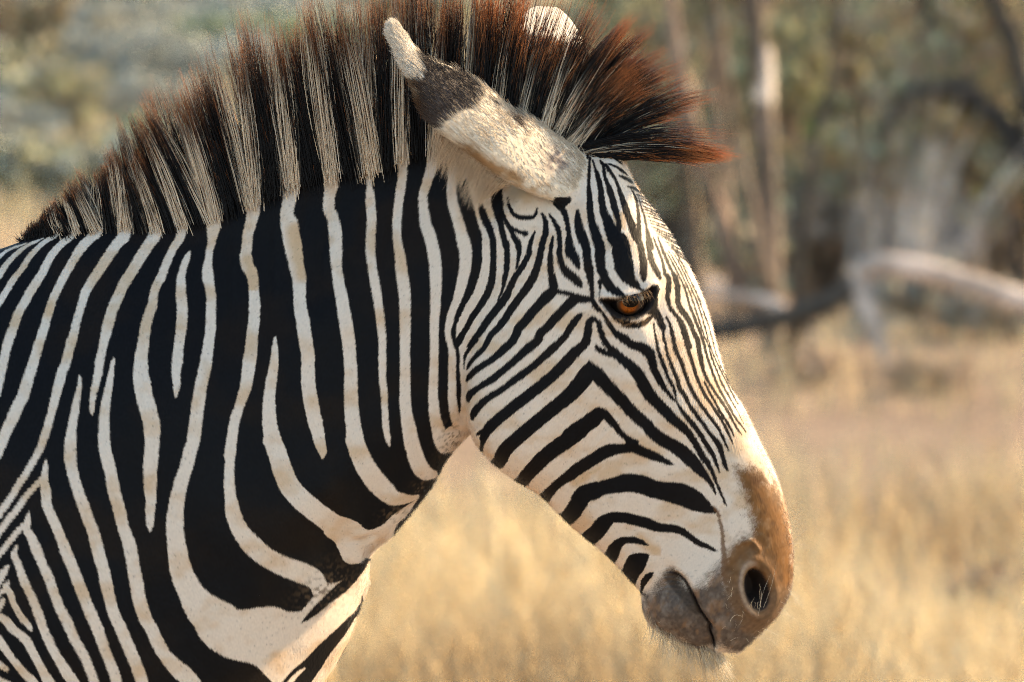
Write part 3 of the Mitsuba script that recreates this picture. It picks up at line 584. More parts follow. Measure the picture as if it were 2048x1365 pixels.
# ---------------------------------------------------------------- the coat pattern (mm in the middle plane; path x, z, half width)
NECK_WHITE = '''
-596,97,2.4 -592,99.9,2.3 -586,105,1.5 -572,111,1.1 -562,114,0.6
-596,74.3,3.8 -590,81.5,3.8 -585,89.6,3.2 -576,100,2.8 -568,107,2.4 -559,113,1.8 -548,118,1.1 -541,121,0.5
-594,43.7,4.1 -589,51.8,4.1 -583,60.9,3.7 -575,74.4,3.6 -564,88.9,3.3 -558,98.5,3.3 -550,108,3.0 -538,118,2.4 -529,123,2.3 -525,127,2.5 -524,133,2.0 -525,138,1.5
-506,147,3.1 -505,141,3.6 -505,130,3.8 -510,123,3.6 -522,113,4.1 -534,97.9,4.6 -542,81.3,4.8 -552,65.8,5.0 -561,49.3,5.0 -568,35.9,5.1 -572,22.5,5.1 -575,14.7,5.5 -579,-0.6,5.1 -582,-18.8,4.8 -585,-34.1,4.6 -588,-50.2,4.6
-481,159,5.1 -480,153,5.6 -479,140,6.1 -479,129,5.6 -486,122,5.4 -497,111,5.4 -506,96.3,4.8 -515,80.6,4.8 -522,66.9,4.7 -528,53.3,4.7 -532,39.8,4.8 -536,25.3,5.0 -539,14.6,5.5 -544,-1.8,5.5 -548,-17.2,5.9 -553,-33.5,6.4 -557,-48.8,6.6 -563,-62.1,6.6 -569,-76.5,6.4 -576,-90.9,6.1 -580,-103,5.4 -586,-118,5.1
-451,159,6.6 -450,153,7.1 -449,138,7.6 -448,125,7.1 -456,115,6.1 -465,102,5.9 -475,86.8,5.6 -484,73.2,5.4 -491,60.5,5.1 -495,45.9,4.6 -500,27.5,4.7 -503,13.8,5.1 -507,-0.7,5.5 -510,-14.2,5.5 -515,-27.7,5.7 -518,-40.2,5.4 -521,-53.6,5.0 -525,-70.1,4.6 -529,-84.7,4.6 -533,-98.2,4.5 -535,-105,4.3 -543,-121,3.8 -551,-135,3.7 -560,-149,3.7 -569,-164,3.8 -576,-174,3.7 -583,-184,3.6
-421,159,5.6 -419,153,6.1 -414,138,7.1 -413,125,7.1 -419,115,6.4 -428,101,6.4 -437,85.8,6.1 -446,71.4,6.1 -453,55.9,6.1 -459,41.6,6.1 -463,26.1,6.2 -465,17.3,5.9 -468,2.7,4.8 -471,-11.9,5.1 -473,-26.5,4.7 -475,-38.1,4.3 -478,-50.7,3.6 -479,-61.4,3.1 -479,-69.2,2.5 -479,-72.1,1.3
-455,-11.2,1.3 -457,-18.5,2.5 -458,-27.3,3.3 -460,-39,4.1 -462,-51.6,4.8 -464,-65.3,5.4 -465,-79.9,5.9 -465,-94.6,6.4 -464,-109,6.9 -461,-122,6.9 -457,-137,6.6 -454,-153,6.9 -450,-169,6.9 -446,-183,6.9 -443,-197,6.6 -438,-211,6.9 -434,-224,7.3 -431,-242,7.3 -427,-265,7.6 -424,-282,7.6 -419,-299,7.5 -410,-317,7.0 -404,-331,7.3 -397,-344,7.0 -387,-357,8.3 -376,-368,9.6 -366,-376,7.6 -359,-380,3.8
-494,-31.4,1.3 -494,-41.1,2.5 -496,-52.7,3.6 -498,-65.3,4.3 -500,-77.9,4.8 -502,-92.4,5.4 -503,-105,6.9 -503,-118,6.9 -501,-132,6.4 -497,-147,6.1 -493,-160,6.1 -488,-173,6.4 -483,-187,6.4 -478,-200,6.4 -474,-212,6.9 -471,-225,7.0 -465,-245,6.7 -461,-264,6.9 -457,-282,6.4 -452,-299,6.4 -445,-314,6.7 -440,-327,6.7 -434,-341,6.7 -428,-356,6.7 -423,-371,6.7 -421,-381,6.7
-530,-123,1.0 -531,-133,3.1 -532,-146,4.3 -530,-158,5.6 -529,-170,5.6 -524,-184,5.4 -518,-197,5.4 -513,-209,5.6 -507,-225,6.4 -500,-242,6.1 -493,-260,6.4 -487,-275,6.4 -481,-291,6.4 -474,-307,6.7 -468,-323,6.1 -463,-338,5.7 -457,-354,5.7 -451,-371,6.1 -450,-380,6.1
-533,-142,3.1 -542,-152,3.1 -552,-163,3.3 -561,-176,3.5 -571,-188,3.8 -581,-201,3.8 -585,-207,3.8
-548,-181,0.8 -550,-189,3.1 -551,-199,4.3 -546,-209,5.1 -540,-223,5.7 -533,-240,5.1 -525,-257,5.4 -519,-275,5.2 -513,-290,5.4 -506,-304,5.9 -500,-318,5.6 -494,-331,5.6 -487,-343,5.4 -481,-358,5.1 -476,-372,5.1 -474,-381,5.1
-551,-193,2.5 -561,-202,3.2 -570,-213,3.2 -578,-223,3.1 -584,-230,3.1
-562,-219,1.0 -565,-228,3.5 -560,-240,4.1 -555,-255,4.8 -548,-270,4.6 -542,-284,4.8 -536,-300,5.1 -531,-315,4.8 -525,-329,5.0 -519,-341,5.0 -512,-353,5.4 -506,-363,6.1 -497,-377,6.1
-572,-241,1.6 -576,-247,3.8 -581,-256,3.8 -584,-262,3.8
-571,-259,1.6 -574,-264,3.8 -569,-272,3.8 -566,-282,3.2 -561,-291,3.5 -555,-301,3.5 -548,-309,3.2 -546,-313,1.6
-574,-266,3.2 -581,-272,1.9
-577,-278,1.9 -579,-283,3.2 -582,-289,2.5
-583,-296,3.2 -580,-298,3.8 -573,-303,4.8 -566,-312,4.8 -557,-319,4.6 -550,-327,5.1 -545,-337,4.5 -539,-348,4.5 -533,-360,4.8 -528,-370,5.7 -523,-378,5.7
-584,-321,4.8 -577,-331,4.6 -569,-343,4.1 -562,-352,4.1 -554,-362,4.6 -545,-371,5.0 -540,-379,5.0
-583,-350,3.8 -577,-355,3.2 -573,-358,2.2
-583,-368,3.2 -573,-373,2.5 -566,-377,2.5
-404,184,4.1 -400,176,4.6 -392,161,5.1 -385,145,5.9 -382,133,5.9 -383,123,5.1 -390,112,4.3 -395,101,4.6 -400,89.3,4.8 -404,77.7,5.1 -409,69,4.8 -412,58.4,4.8 -413,46.9,5.6 -416,39,5.9 -420,22.8,6.1 -422,5.6,6.4 -424,-11.8,7.6 -424,-26.3,8.7 -422,-38.9,9.7 -419,-54.5,9.7 -415,-67.2,9.4 -410,-89.6,9.4 -410,-104,8.2 -411,-119,8.2 -412,-134,7.9 -412,-154,7.1 -411,-169,5.9 -412,-184,5.1 -412,-196,4.1 -412,-203,1.5
-372,106,1.0 -375,98.9,3.6 -379,87.3,4.1 -381,75.6,4.8 -381,62.9,5.6 -379,45.4,6.1 -379,33.6,6.1 -380,17.2,5.9 -382,-0.2,5.6 -383,-14.5,5.9 -384,-28.9,4.8 -383,-41.4,3.8 -384,-51.1,1.8 -384,-53.5,0.6
-360,185,6.1 -357,177,7.1 -350,164,8.2 -345,149,8.2 -345,136,8.2 -346,125,6.1 -347,115,4.3 -349,107,4.1 -350,97,4.3 -351,87.2,5.6 -350,77.4,6.6 -348,67.6,5.6 -346,54.9,5.6 -346,42.2,5.6 -346,35.2,5.9 -346,20.6,5.9 -348,4.1,6.1 -350,-13.2,6.6 -353,-29.6,6.9 -356,-44.1,6.9 -358,-58.6,7.1 -360,-73.2,7.1 -363,-100,7.4 -367,-115,7.4 -371,-131,7.4 -377,-150,7.9 -382,-173,8.7 -384,-198,9.7 -382,-220,10.4 -378,-246,12.1 -371,-265,13.4 -361,-282,14.7 -346,-297,17.2 -331,-307,19.1
-309,185,9.2 -306,177,9.7 -302,163,9.7 -299,152,7.6 -302,137,6.4 -305,125,6.1 -306,112,5.9 -307,101,6.9 -305,91.1,7.1 -300,82.3,6.6 -298,73.5,5.9 -297,62.7,5.6 -296,46,6.4 -296,33.1,6.4 -298,15.5,6.6 -299,-1,7.1 -301,-15.6,7.6 -303,-32.3,7.1 -305,-45,6.6 -309,-56.8,5.9 -313,-69.5,5.1 -316,-77.7,5.8 -320,-101,5.8 -322,-122,6.5 -322,-123,5.4 -323,-142,5.8 -322,-159,6.1 -320,-177,7.5 -316,-193,8.8 -308,-209,9.5 -297,-223,10.9 -282,-237,10.9 -263,-249,10.9 -244,-258,11.6 -229,-267,10.9 -222,-276,8.8
-272,10.4,1.4 -272,-2,3.4 -273,-20.4,5.1 -276,-38.8,6.1 -278,-58.5,6.8 -278,-78.3,7.8 -276,-94.2,8.8 -272,-111,10.2 -275,-104,10.2 -268,-121,10.5 -262,-140,11.2 -254,-158,11.2 -243,-171,11.6 -229,-184,11.6 -213,-198,11.9 -197,-212,12.9 -185,-223,13.6
-261,231,10.9 -258,209,11.6 -256,178,9.5 -258,162,7.5 -260,150,7.5 -257,137,10.2 -254,121,10.2 -251,105,9.5 -248,89.6,8.5 -245,76.4,7.8 -244,50.2,7.1 -240,26.8,7.8 -237,7,7.8 -234,-12.9,7.5 -234,-32.9,7.8 -231,-59.4,8.2 -227,-79.5,8.2 -223,-95.6,7.5 -220,-110,6.1 -217,-121,4.1 -217,-126,1.4
-211,228,8.8 -210,202,8.8 -209,182,7.8 -211,169,6.5 -212,157,6.5 -207,145,6.5 -204,129,7.5 -203,109,7.1 -202,89.7,6.1 -199,70,6.5 -195,50.2,7.1 -191,26.4,7.5 -188,6.4,7.5 -186,-13.7,7.1 -185,-33.7,7.5 -185,-53.7,7.8 -184,-73.8,8.2 -182,-91.1,8.8 -180,-107,10.2 -181,-107,10.2 -171,-133,10.9 -157,-156,11.6 -148,-167,11.2 -135,-178,8.8 -121,-180,5.4 -110,-179,2.7
-163,231,10.9 -164,223,10.2 -166,205,6.8 -166,193,3.4 -165,184,2.7 -164,172,4.8 -163,158,5.4 -162,143,5.4 -163,123,5.3 -163,106,5.4 -161,89.8,5.1 -158,72.6,5.4 -154,50,5.1 -151,26,4.8 -149,5.9,4.4 -149,-14.1,4.4 -149,-34.2,4.1 -147,-54.4,3.9 -146,-74.5,3.7 -145,-92.1,3.7 -143,-106,3.1 -141,-114,1.0
-123,231,8.8 -125,222,7.5 -126,205,5.1 -127,189,5.1 -130,169,5.1 -132,152,5.1 -133,136,5.1 -132,119,5.1 -129,103,5.8 -127,83.2,6.8 -124,63.2,6.8 -123,45.9,6.5 -123,19.1,6.1 -123,-14.4,5.8 -123,-41.4,6.1 -123,-61.6,6.5 -121,-82,6.8 -118,-98.4,8.2 -115,-117,8.5 -116,-109,8.2 -112,-126,8.8 -106,-142,9.5 -97.9,-151,8.2 -91.2,-153,5.4
-89.3,233,6.1 -90.6,223,5.8 -93.3,203,5.8 -98.6,185,5.4 -103,169,5.1 -102,156,5.4 -99.9,140,6.5 -94.4,124,6.8 -90.3,107,7.1 -88.2,89.8,7.1 -87.5,69.8,6.5 -88.2,45.7,5.8 -89.5,18.9,5.1 -89.5,-8.1,4.8 -90.2,-35.2,5.1 -90.9,-55.5,5.4 -89.6,-76,6.1 -86.3,-94.1,6.8 -81,-109,8.2 -75.7,-119,7.5
-67.7,201,4.6 -68.7,194,5.1 -69.7,179,5.6 -68.6,164,5.9 -64.5,149,6.1 -59.4,132,6.4 -55.4,114,7.1 -56.2,121,7.1 -53.2,106,7.1 -53.7,90.7,6.9 -56.2,77.6,6.4 -59.2,65.6,5.9 -63.3,52.6,4.8 -68.3,40.5,4.1 -70.7,32.2,4.4 -74,14.7,3.4 -71.4,1.1,3.1 -68.7,-11.1,4.1 -69,-35.6,4.4 -69,-56.1,4.8 -67.4,-74.2,5.1 -63.5,-91.4,5.4 -58.2,-105,6.1
'''
NECK_WHITE_AREAS = '''
-356,-268 -343,-284 -326,-294 -309,-298 -297,-297 -281,-296 -269,-298 -259,-303 -250,-305 -245,-305 -235,-296 -228,-287 -231,-281 -229,-272 -218,-274 -205,-275 -184,-266 -168,-254 -162,-256 -162,-271 -168,-288 -175,-313 -183,-335 -204,-376 -215,-402 -271,-402 -278,-384 -283,-378 -292,-367 -301,-361 -317,-356 -336,-347 -349,-336 -356,-328 -362,-316 -370,-303 -376,-290 -379,-278
-204,-193 -180,-203 -165,-215 -152,-211 -137,-198 -109,-181 -123,-202 -133,-211 -142,-235 -152,-243 -164,-249 -180,-255 -188,-254 -195,-248 -199,-238 -204,-227 -216,-213
-91.7,-104 -81,-101 -70.2,-95.2 -55.5,-107 -55.5,-118 -63.5,-126 -79.8,-128 -87.8,-118
'''
CHEST_BLACK = '''
-169,-251,2.5 -171,-255,4.1 -182,-269,5.6 -198,-283,7.1 -213,-294,5.6 -228,-307,4.6 -242,-318,0.8
-174,-296,0.8 -179,-313,2.5 -187,-322,4.1 -199,-336,6.6 -211,-348,8.2 -221,-359,9.7 -232,-373,11.7 -244,-386,14.3 -254,-399,15.3
'''
CHEST_WHITE = '''
-240,-375,1.3 -249,-382,2.5 -258,-392,3.1
'''
FACE_BLACK = '''
-54.4,186,4.1 -53.4,174,5.1 -49.3,154,6.1 -45.3,139,6.1 -41.2,124,6.6 -40.2,104,6.1 -40,101,6.1 -44.1,80.6,6.4 -50.1,62.5,5.9 -57.2,48.5,4.8 -63.3,33.4,3.8 -67.3,20.3,3.1 -67.3,10.1,3.1 -65.3,-0.1,3.6 -63.3,-10.3,3.1 -62.8,-14.2,2.8 -63.3,-26.3,2.8 -62.3,-39.7,3.1 -61.3,-50,2.8 -61.4,-65.7,2.5 -60.4,-74.2,1.5 -61.4,-81.5,0.4
-36.2,160,3.1 -32.1,146,4.6 -26,133,4.3 -21.9,120,3.8 -21.8,118,3.8 -21.3,101,3.8 -21.8,86,4.1 -23.8,72.9,4.3 -27.9,60.7,4.3 -33.9,49.4,4.1 -40,40.2,3.8 -47.1,30.1,3.6 -52.2,20,3.3 -57.2,12,3.8 -61.3,4.9,4.6 -64.3,-0.1,4.1
-17.9,182,5.6 -17.9,177,6.6 -16.9,164,7.1 -15.9,150,5.1 -12.8,138,3.6 -9.8,125,3.8 -6.8,113,3.3 -6.6,118,3.8 -5.6,103,3.6 -6.1,88.4,3.3 -8.6,76.3,3.1 -10.7,65.3,2.0 -14.2,56.2,1.3 -16.2,52.1,1.0
26.1,131,1.0 24.6,127,1.8 21.5,119,2.5 18.5,106,2.8 20.2,109,3.3 15.6,97.9,3.6 9.5,87.8,3.6 3.5,78.7,3.6 -1.6,68.5,3.8 -6.6,57.4,4.6 -13.7,47.2,4.8 -20.8,38,4.6 -28.9,27.7,4.3 -36,16.3,4.1 -43.1,6.8,3.8 -49.1,-2.4,3.1 -41,6.1,2.5 -48.1,-3.2,2.3 -53.7,-12.3,2.0 -55.2,-20.4,1.1 -55.2,-27.6,0.5
-10.8,155,1.5 -8.3,145,2.5 -3.7,137,2.8 1.3,127,3.1 6.4,118,3.8 8.4,109,3.6 6.5,120,3.1 8.5,112,3.1 7.5,102,2.3 6,92.7,1.8 4.5,86.7,0.6
-3.7,138,2.0 3.4,133,2.3 10.4,130,2.3 15.5,129,3.1 18,131,1.0
14.5,130,2.5 14.5,126,0.8
-4.7,169,1.0 -3.7,161,1.8 0.3,153,2.5 6.4,148,2.8 13.5,147,3.1 20.5,147,2.5 26.6,150,2.0 28.6,157,1.3
34.7,151,1.8 35.7,149,2.0 38.7,141,3.3 38.7,131,3.6 35.7,121,3.8 32.6,106,4.1 32.8,107,4.1 29.7,94.1,4.3 25.7,82.1,4.8 19.6,71,5.1 12.6,60.9,4.8 5.5,51.7,4.8 -1.6,41.6,4.6 -8.6,30.4,4.3 -16.7,20.2,3.8 -24.8,11.9,3.6 -31.9,-2.2,3.2 -41,-11.7,2.8 -46.1,-18.2,2.5 -50.2,-24.6,2.0 -52.2,-29.2,0.8
46.8,126,1.5 45.7,118,2.3 43.7,106,2.3 45.4,117,2.5 43.8,102,3.3 44.3,87.3,4.1 46.4,77.3,4.8 47.9,66.3,5.6 40.8,58.2,6.6 32.7,50.1,5.9 23.7,40,5.4 15.6,29.9,5.4 7.5,20.7,5.1 1.5,7.8,4.8 -9.6,-3.4,4.6 -20.7,-13.7,4.1 -32.9,-22.1,3.8 -42,-28.7,3.8 -49.1,-36.6,3.3 -52.2,-42,1.3
47.9,64.3,4.1 58.9,62.4,2.8 70,59.4,3.1
92.2,54.6,2.5 84.1,54.5,4.6 75.1,55.5,5.6 67,50.4,6.1 58.9,42.3,5.6 49.9,33.2,5.4 40.8,23.1,5.1 31.7,14,5.1 29.7,8.1,5.1 19.6,-1,5.4 9.5,-10.1,4.8 -0.5,-19.3,4.3 -11.7,-28.5,4.3 -22.8,-37.8,4.3 -32.9,-44.2,3.8 -42,-50.8,3.6 -48.1,-56.6,4.1 -50.7,-64.3,2.5
80.1,38.4,1.5 76.1,34.4,3.8 69,25.3,4.1 62,14.1,4.1 53.9,5,4.3 47.9,-0.8,5.1 36.8,-10.9,4.6 24.7,-22.1,4.3 12.6,-31.2,4.3 1.5,-39.4,4.1 -10.6,-48.7,3.8 -21.8,-56,4.1 -30.9,-62.3,4.1 -39,-70.9,4.6 -44.1,-78.6,4.1 -46.1,-85.2,2.0
92.2,32.5,3.6 88.2,26.4,4.6 87.2,16.3,4.8 84.1,5.1,5.4 76.1,-2.9,5.6 71.5,-6.8,6.6 61,-18.9,6.6 49.9,-30,6.6 35.8,-42.2,6.6 21.6,-53.4,6.6 7.5,-64.7,6.6 -6.6,-76,6.6 -19.7,-87.4,6.6 -28.3,-97.1,6.1 -32.9,-107,4.6 -34.5,-116,2.5 -36.1,-124,2.5
-30.9,-99.3,5.1 -38,-102,2.5 -41.1,-104,1.0
93.2,32.5,2.5 99.2,27.5,3.1 102,17.4,3.3 106,7.2,3.8 107,5.4,3.6 115,-3.7,5.1 125,-12.8,5.6 135,-21,6.1 144,-30.3,7.1 149,-39.6,7.6 155,-51,7.6 163,-61.4,7.1 171,-69.7,6.6 179,-78,6.6 188,-87.3,5.9 198,-95.9,5.1 205,-104,4.3 212,-115,4.1 218,-126,3.8 225,-136,3.6 231,-147,2.5 235,-158,1.9 241,-172,1.6 246,-183,1.5 248,-187,0.6
96.2,2.4,1.0 98.2,-1.7,3.1 105,-5.7,3.6 112,-8.7,3.1
89.2,-19.4,3.6 87.7,-25,7.6 85.2,-32.1,9.9 78.1,-42.2,9.7 69.1,-52.4,9.2 59,-61.5,8.7 48.9,-69.6,8.2 37.8,-78.8,8.2 25.7,-89,8.2 13.6,-99.3,8.2 1.5,-110,8.2 -8.6,-121,8.4 -12.9,-131,8.2 -19.1,-141,7.6 -26.2,-148,7.6
89.2,-19.4,3.1 91.1,-22.9,5.6 98.2,-32.1,8.2 107,-42.3,8.2 116,-51.5,7.6 126,-61.8,7.6 135,-72.1,7.4 144,-81.5,7.4 155,-91.1,7.1 159,-96.7,7.4 172,-108,7.6 186,-116,7.6 198,-125,8.2 209,-136,7.6 217,-145,6.1 224,-153,4.1 231,-163,2.5 235,-173,1.0
99.4,-78.3,8.7 90.4,-86.5,9.7 78.3,-94.7,9.7 67.2,-103,9.7 78,-97.1,10.2 59.8,-111,9.7 45.7,-121,9.4 34.6,-131,9.2 23.5,-143,8.7 16.4,-152,8.4 9.4,-163,8.2 1.2,-172,7.6
99.3,-72.1,3.1 106,-77.4,5.1 113,-84.7,5.1 119,-91.9,4.3 125,-100,3.8 133,-107,3.6 141,-112,5.1
133,-110,3.1 143,-116,4.6 149,-122,5.9
28.6,-190,6.6 36.8,-182,6.6 40.9,-175,6.6 46.9,-167,5.6 54.9,-159,5.6 66.1,-151,7.1 78.4,-141,7.6 94.5,-131,7.6 112,-121,7.6 124,-119,6.1 137,-118,5.9 149,-122,5.9 162,-127,5.6 175,-133,3.8 183,-137,2.3 186,-138,1.3
53,-214,9.2 61.2,-206,9.2 68.3,-198,9.7 75.3,-186,10.2 83.3,-173,10.7 93.6,-169,10.7 105,-165,8.7 119,-162,9.7 134,-159,11.2 149,-161,11.2 165,-167,10.7 180,-170,11.7 195,-173,13.3 208,-179,12.7 220,-186,9.2 229,-191,5.1 234,-193,2.5
79.6,-240,9.2 90,-227,9.7 98.9,-217,9.7 107,-206,9.2 117,-200,6.6 129,-200,6.6 141,-203,6.6 156,-207,6.6 170,-212,5.6 185,-213,5.1 197,-217,4.6 206,-223,3.6 216,-230,3.6 224,-233,3.0 230,-236,2.5 234,-238,1.5 236,-239,0.6
103,-260,8.1 111,-253,8.1 114,-250,8.1 119,-238,7.2 124,-231,5.9 132,-227,4.2 139,-227,4.2 148,-229,3.4 155,-232,1.7 158,-233,0.5
163,-266,1.3 158,-270,3.8 153,-277,3.8 151,-285,2.1 150,-291,1.3 154,-293,1.1
59.9,154,4.1 63.4,142,3.1 64.9,130,3.1 65.4,120,4.6 67.9,107,6.6 70.1,105,5.9 74.1,96.5,4.6 76.1,90.1,1.8
42.8,151,1.3 48.8,142,2.8 53.8,131,3.1 54.8,118,3.1 54.3,103,3.3 53.9,110,3.3 55.9,97.4,3.8 61,87.4,5.1 70,79.5,5.6 76.1,73.5,4.6 79.1,69.5,2.5
75.1,155,1.8 75.6,146,4.1 77.6,134,5.6 81.6,123,6.1 85.6,111,5.1 86.2,103,5.1 88.2,89.6,5.6 90.2,77.6,4.1 91.7,65.6,2.8 92.2,57.6,2.5 95.7,46.7,3.6 104,39.7,2.0 109,30.6,2.8 114,22.5,3.1 120,15.4,4.1 129,9.3,5.6 138,2.4,5.1 149,-0.8,6.1 157,-7,6.6 161,-17.3,5.1 164,-27.6,4.6 169,-37.9,4.6 174,-46.2,3.6 179,-53.4,2.5 184,-59.7,2.3 188,-63.9,1.3
90.1,214,1.5 89,200,2.0 88.4,185,2.3 89.3,171,3.6 89.8,156,4.1 91.8,143,4.6 94.8,133,5.6 97.8,123,6.1 101,111,6.4 101,105,6.4 102,92.8,5.6 105,82.8,5.6 109,73.9,6.1 115,67,5.6 123,62.1,4.1 131,59.3,1.8 135,58.1,0.6
101,74.8,3.1 101,66.8,1.3 100,59,0.6 100,53.9,0.5
93.2,211,1.3 95.1,205,1.5 99.1,193,3.1 102,180,3.6 103,168,4.1 105,156,4.6 110,143,6.1 115,131,8.2 122,121,9.7 124,122,8.7 126,108,11.2 128,94.7,11.2 131,84.8,10.2 136,76.7,6.6 144,69,3.6 150,65.5,1.5
102,211,1.5 105,206,2.0 107,193,2.0 112,180,3.6 116,167,4.1 119,155,4.1 122,146,3.1 123,136,3.1 121,128,3.1
109,205,1.8 114,198,2.0 120,188,2.0 124,177,2.5 128,165,3.6 132,153,4.1 136,143,4.1 139,134,4.6 143,124,4.6 146,120,4.1 149,107,4.1 151,94.1,4.6 151,83.3,4.6 151,77.3,3.1
138,178,0.9 142,169,1.5 145,156,2.0 146,143,2.5 146,130,3.1 145,121,4.1
146,170,0.6 149,158,1.0 153,146,1.5 155,135,1.5 157,125,3.1 160,112,3.6 157,119,3.1 158,109,3.1 160,99.6,3.6 164,89.6,3.6 168,82.5,3.1 170,77.4,2.0
163,124,0.9 166,115,1.2 171,103,1.5 174,92.9,1.8 176,82.9,2.3 181,75.7,3.1 180,64.7,3.3 179,55.8,3.1 181,45.7,2.5 186,37.5,2.5 192,30.3,3.1 197,20.1,3.8 200,9.9,4.1 204,-3.3,3.8 200,4.2,2.5 204,-9.1,2.5 208,-21.4,2.3 212,-34.7,2.3 217,-47.2,2.0 222,-57.5,2.3 229,-67.9,2.0 237,-80.4,2.0 244,-91.7,1.8 250,-104,1.8 255,-116,0.8
168,124,0.8 174,108,1.7 179,96.4,2.1 183,87.4,1.8 188,77.1,3.1 191,65,3.6 191,52.1,3.3 194,42,3.6 200,33.8,3.6 206,23.5,3.1 210,13.3,2.8 214,4.1,3.1 217,-13,3.1 220,-27.2,2.5 225,-40.7,2.0 232,-52.1,2.0 239,-62.6,2.0 246,-73,2.0 254,-87.3,1.8 261,-99.6,1.3 266,-106,0.5
163,26.4,1.0 164,16.5,1.3 167,3.5,1.8 166,4.7,1.5 169,-7.4,2.5 173,-18.6,2.5 177,-29.9,2.3 181,-39.2,2.3 186,-48.5,2.0 188,-55.7,1.5 189,-62.9,1.0 195,-74.3,2.3 202,-83.8,3.1 209,-92.3,3.1 218,-105,3.1 225,-117,3.1 232,-128,2.8 236,-139,2.0 240,-148,1.0
174,23,3.1 174,13.1,1.8 176,3.1,1.8 176,5.3,1.8 178,-6.8,2.0 182,-18,2.3 186,-28.3,2.5 190,-38.6,2.8 193,-48.9,2.8 199,-58.2,2.8 204,-68.7,2.5 210,-77.1,2.5 216,-85.5,2.5 222,-93.8,2.3 229,-104,2.5 239,-117,3.6 243,-129,2.8 247,-142,2.5 249,-146,1.3
178,32.9,1.5 182,22.8,2.0 185,10.7,2.8 186,4.9,2.5 189,-7.3,2.8 195,-19.6,2.5 199,-32,2.5 203,-42.3,2.3 208,-53.7,2.5 214,-64.1,2.5 222,-75.6,2.3 229,-85,2.3 237,-95.3,2.0 243,-107,1.9 247,-116,1.5 250,-123,0.8
222,-43.4,1.5 228,-55.9,1.5 235,-68.3,1.5 241,-79.6,1.8 249,-91.9,1.8 257,-108,0.6
179,105,0.9 188,88,1.1 196,71.7,1.4 201,59.5,1.5 204,47.4,1.7 209,34.2,1.8 215,18.9,2.0 220,5.6,2.1 225,-13.6,1.6 230,-29,1.8 236,-44.5,1.8 243,-59.1,1.8 251,-73.4,1.8 259,-87.6,1.5 267,-98.1,1.1 271,-104,0.4
181,107,0.8 192,87.7,1.0 200,71.4,1.1 206,57.1,1.2 211,42.9,1.2 217,23.7,1.2 222,8.4,1.2 227,-1.8,1.1 230,-14.1,1.2 236,-29.7,1.2 243,-47.3,1.4 252,-63.8,1.2 260,-78,0.7 268,-93.3,0.5
186,105,0.7 196,87.3,0.9 204,70,1.0 211,54.7,1.1 217,38.4,1.1 223,18.1,1.1 228,-0.3,0.9 237,-22.9,0.9 246,-41,1.1 254,-57.7,1.1 262,-72.6,0.6
190,103,0.7 200,84.9,0.8 208,68.5,0.9 215,53.2,0.9 221,36.9,0.9 228,17.5,0.8 232,2.2,0.8 239,-21.4,0.7 248,-40.7,0.8 256,-56.1,0.8
186,110,0.9 194,97.2,0.9 202,80.8,0.8 211,62.4,0.7 218,47.9,0.6
59.8,232,1.5 60.7,223,1.3 59.7,217,1.0 62.4,206,0.6
78.5,216,1.5 73.5,207,1.1 67.4,200,0.5
87.6,217,1.8 82.7,205,1.3 77.6,197,1.0 73.6,190,0.4
69.9,224,1.1 69.8,215,0.5
75,225,1.1 73.4,215,0.5
116,215,1.1 122,211,1.4 127,207,0.7
112,207,1.1 120,204,1.5 127,199,1.7 133,194,0.9
124,194,1.2 130,191,2.0 137,187,2.0 140,184,0.7
134,181,1.2 140,179,1.7 146,175,1.3 150,171,0.5
105,206,1.5 109,206,1.8
111,200,2.0 115,198,1.3
136,26.1,3.8 127,29.3,3.7 119,33.9,2.8 114,37.9,1.5
136,26.1,3.8 143,24.9,3.6 151,27.1,3.4 157,31.2,3.1 161,34.6,2.0
127,24.1,1.0 137,22,1.0 147,23.3,0.8
141,172,0.3 148,170,1.0 155,165,0.9
143,168,0.3 151,166,1.0 159,160,0.9
145,165,0.3 154,161,1.0 164,155,0.9
147,160,0.3 157,156,1.0 168,149,0.9
149,156,0.3 160,152,1.0 172,144,0.9
151,152,0.3 163,148,1.0 175,141,0.9
153,148,0.3 166,144,1.0 178,137,0.9
155,144,0.3 168,139,1.0 181,133,0.9
157,140,0.3 171,135,1.0 184,128,0.9
160,136,0.3 173,130,1.0 187,123,0.9
163,132,0.3 176,126,1.0 190,119,0.9
166,128,0.3 179,122,1.0 192,114,0.9
171,124,0.3 183,118,1.0 195,110,0.9
175,119,0.3 186,113,1.0 197,105,0.9
179,115,0.3 189,108,1.0 200,99.8,0.9
183,110,0.3 193,104,1.0 202,95.2,0.9
187,105,0.3 196,99.1,1.0 204,91.3,0.9
'''
FACE_BLACK_AREAS = '''
67,171 68.5,168 60.9,157 60.9,151 51.9,157 47.3,163 51.9,171
122,-272 127,-266 131,-254 135,-246 141,-243 149,-242 159,-245 156,-254 152,-264 147,-271 140,-287 131,-278
101,53.9 110,53.7 119,54.9 131,57.5 141,58.7 150,61.9 157,66.1 161,70.1 167,70.9 170,65.5 168,57.6 168,45.3 172,35.1 175,27.9 176,21 172,18.1 166,27.3 161,34.6 153,37.3 143,35.6 133,34.3 123,37.1 114,43.4 107,50.4
'''
FACE_AREA = '61.9,277 -13.9,257 -54.3,206 -53.6,170 -49,146 -43.2,125 -40.9,105 -41.5,92.2 -44.9,77.3 -54.1,55.7 -64.5,30.5 -67.9,10.3 -62.8,-14.1 -61.6,-44.9 -61.2,-74.1 -60.7,-94 -57.2,-117 -36.9,-135 103,-444 394,-444 391,312'
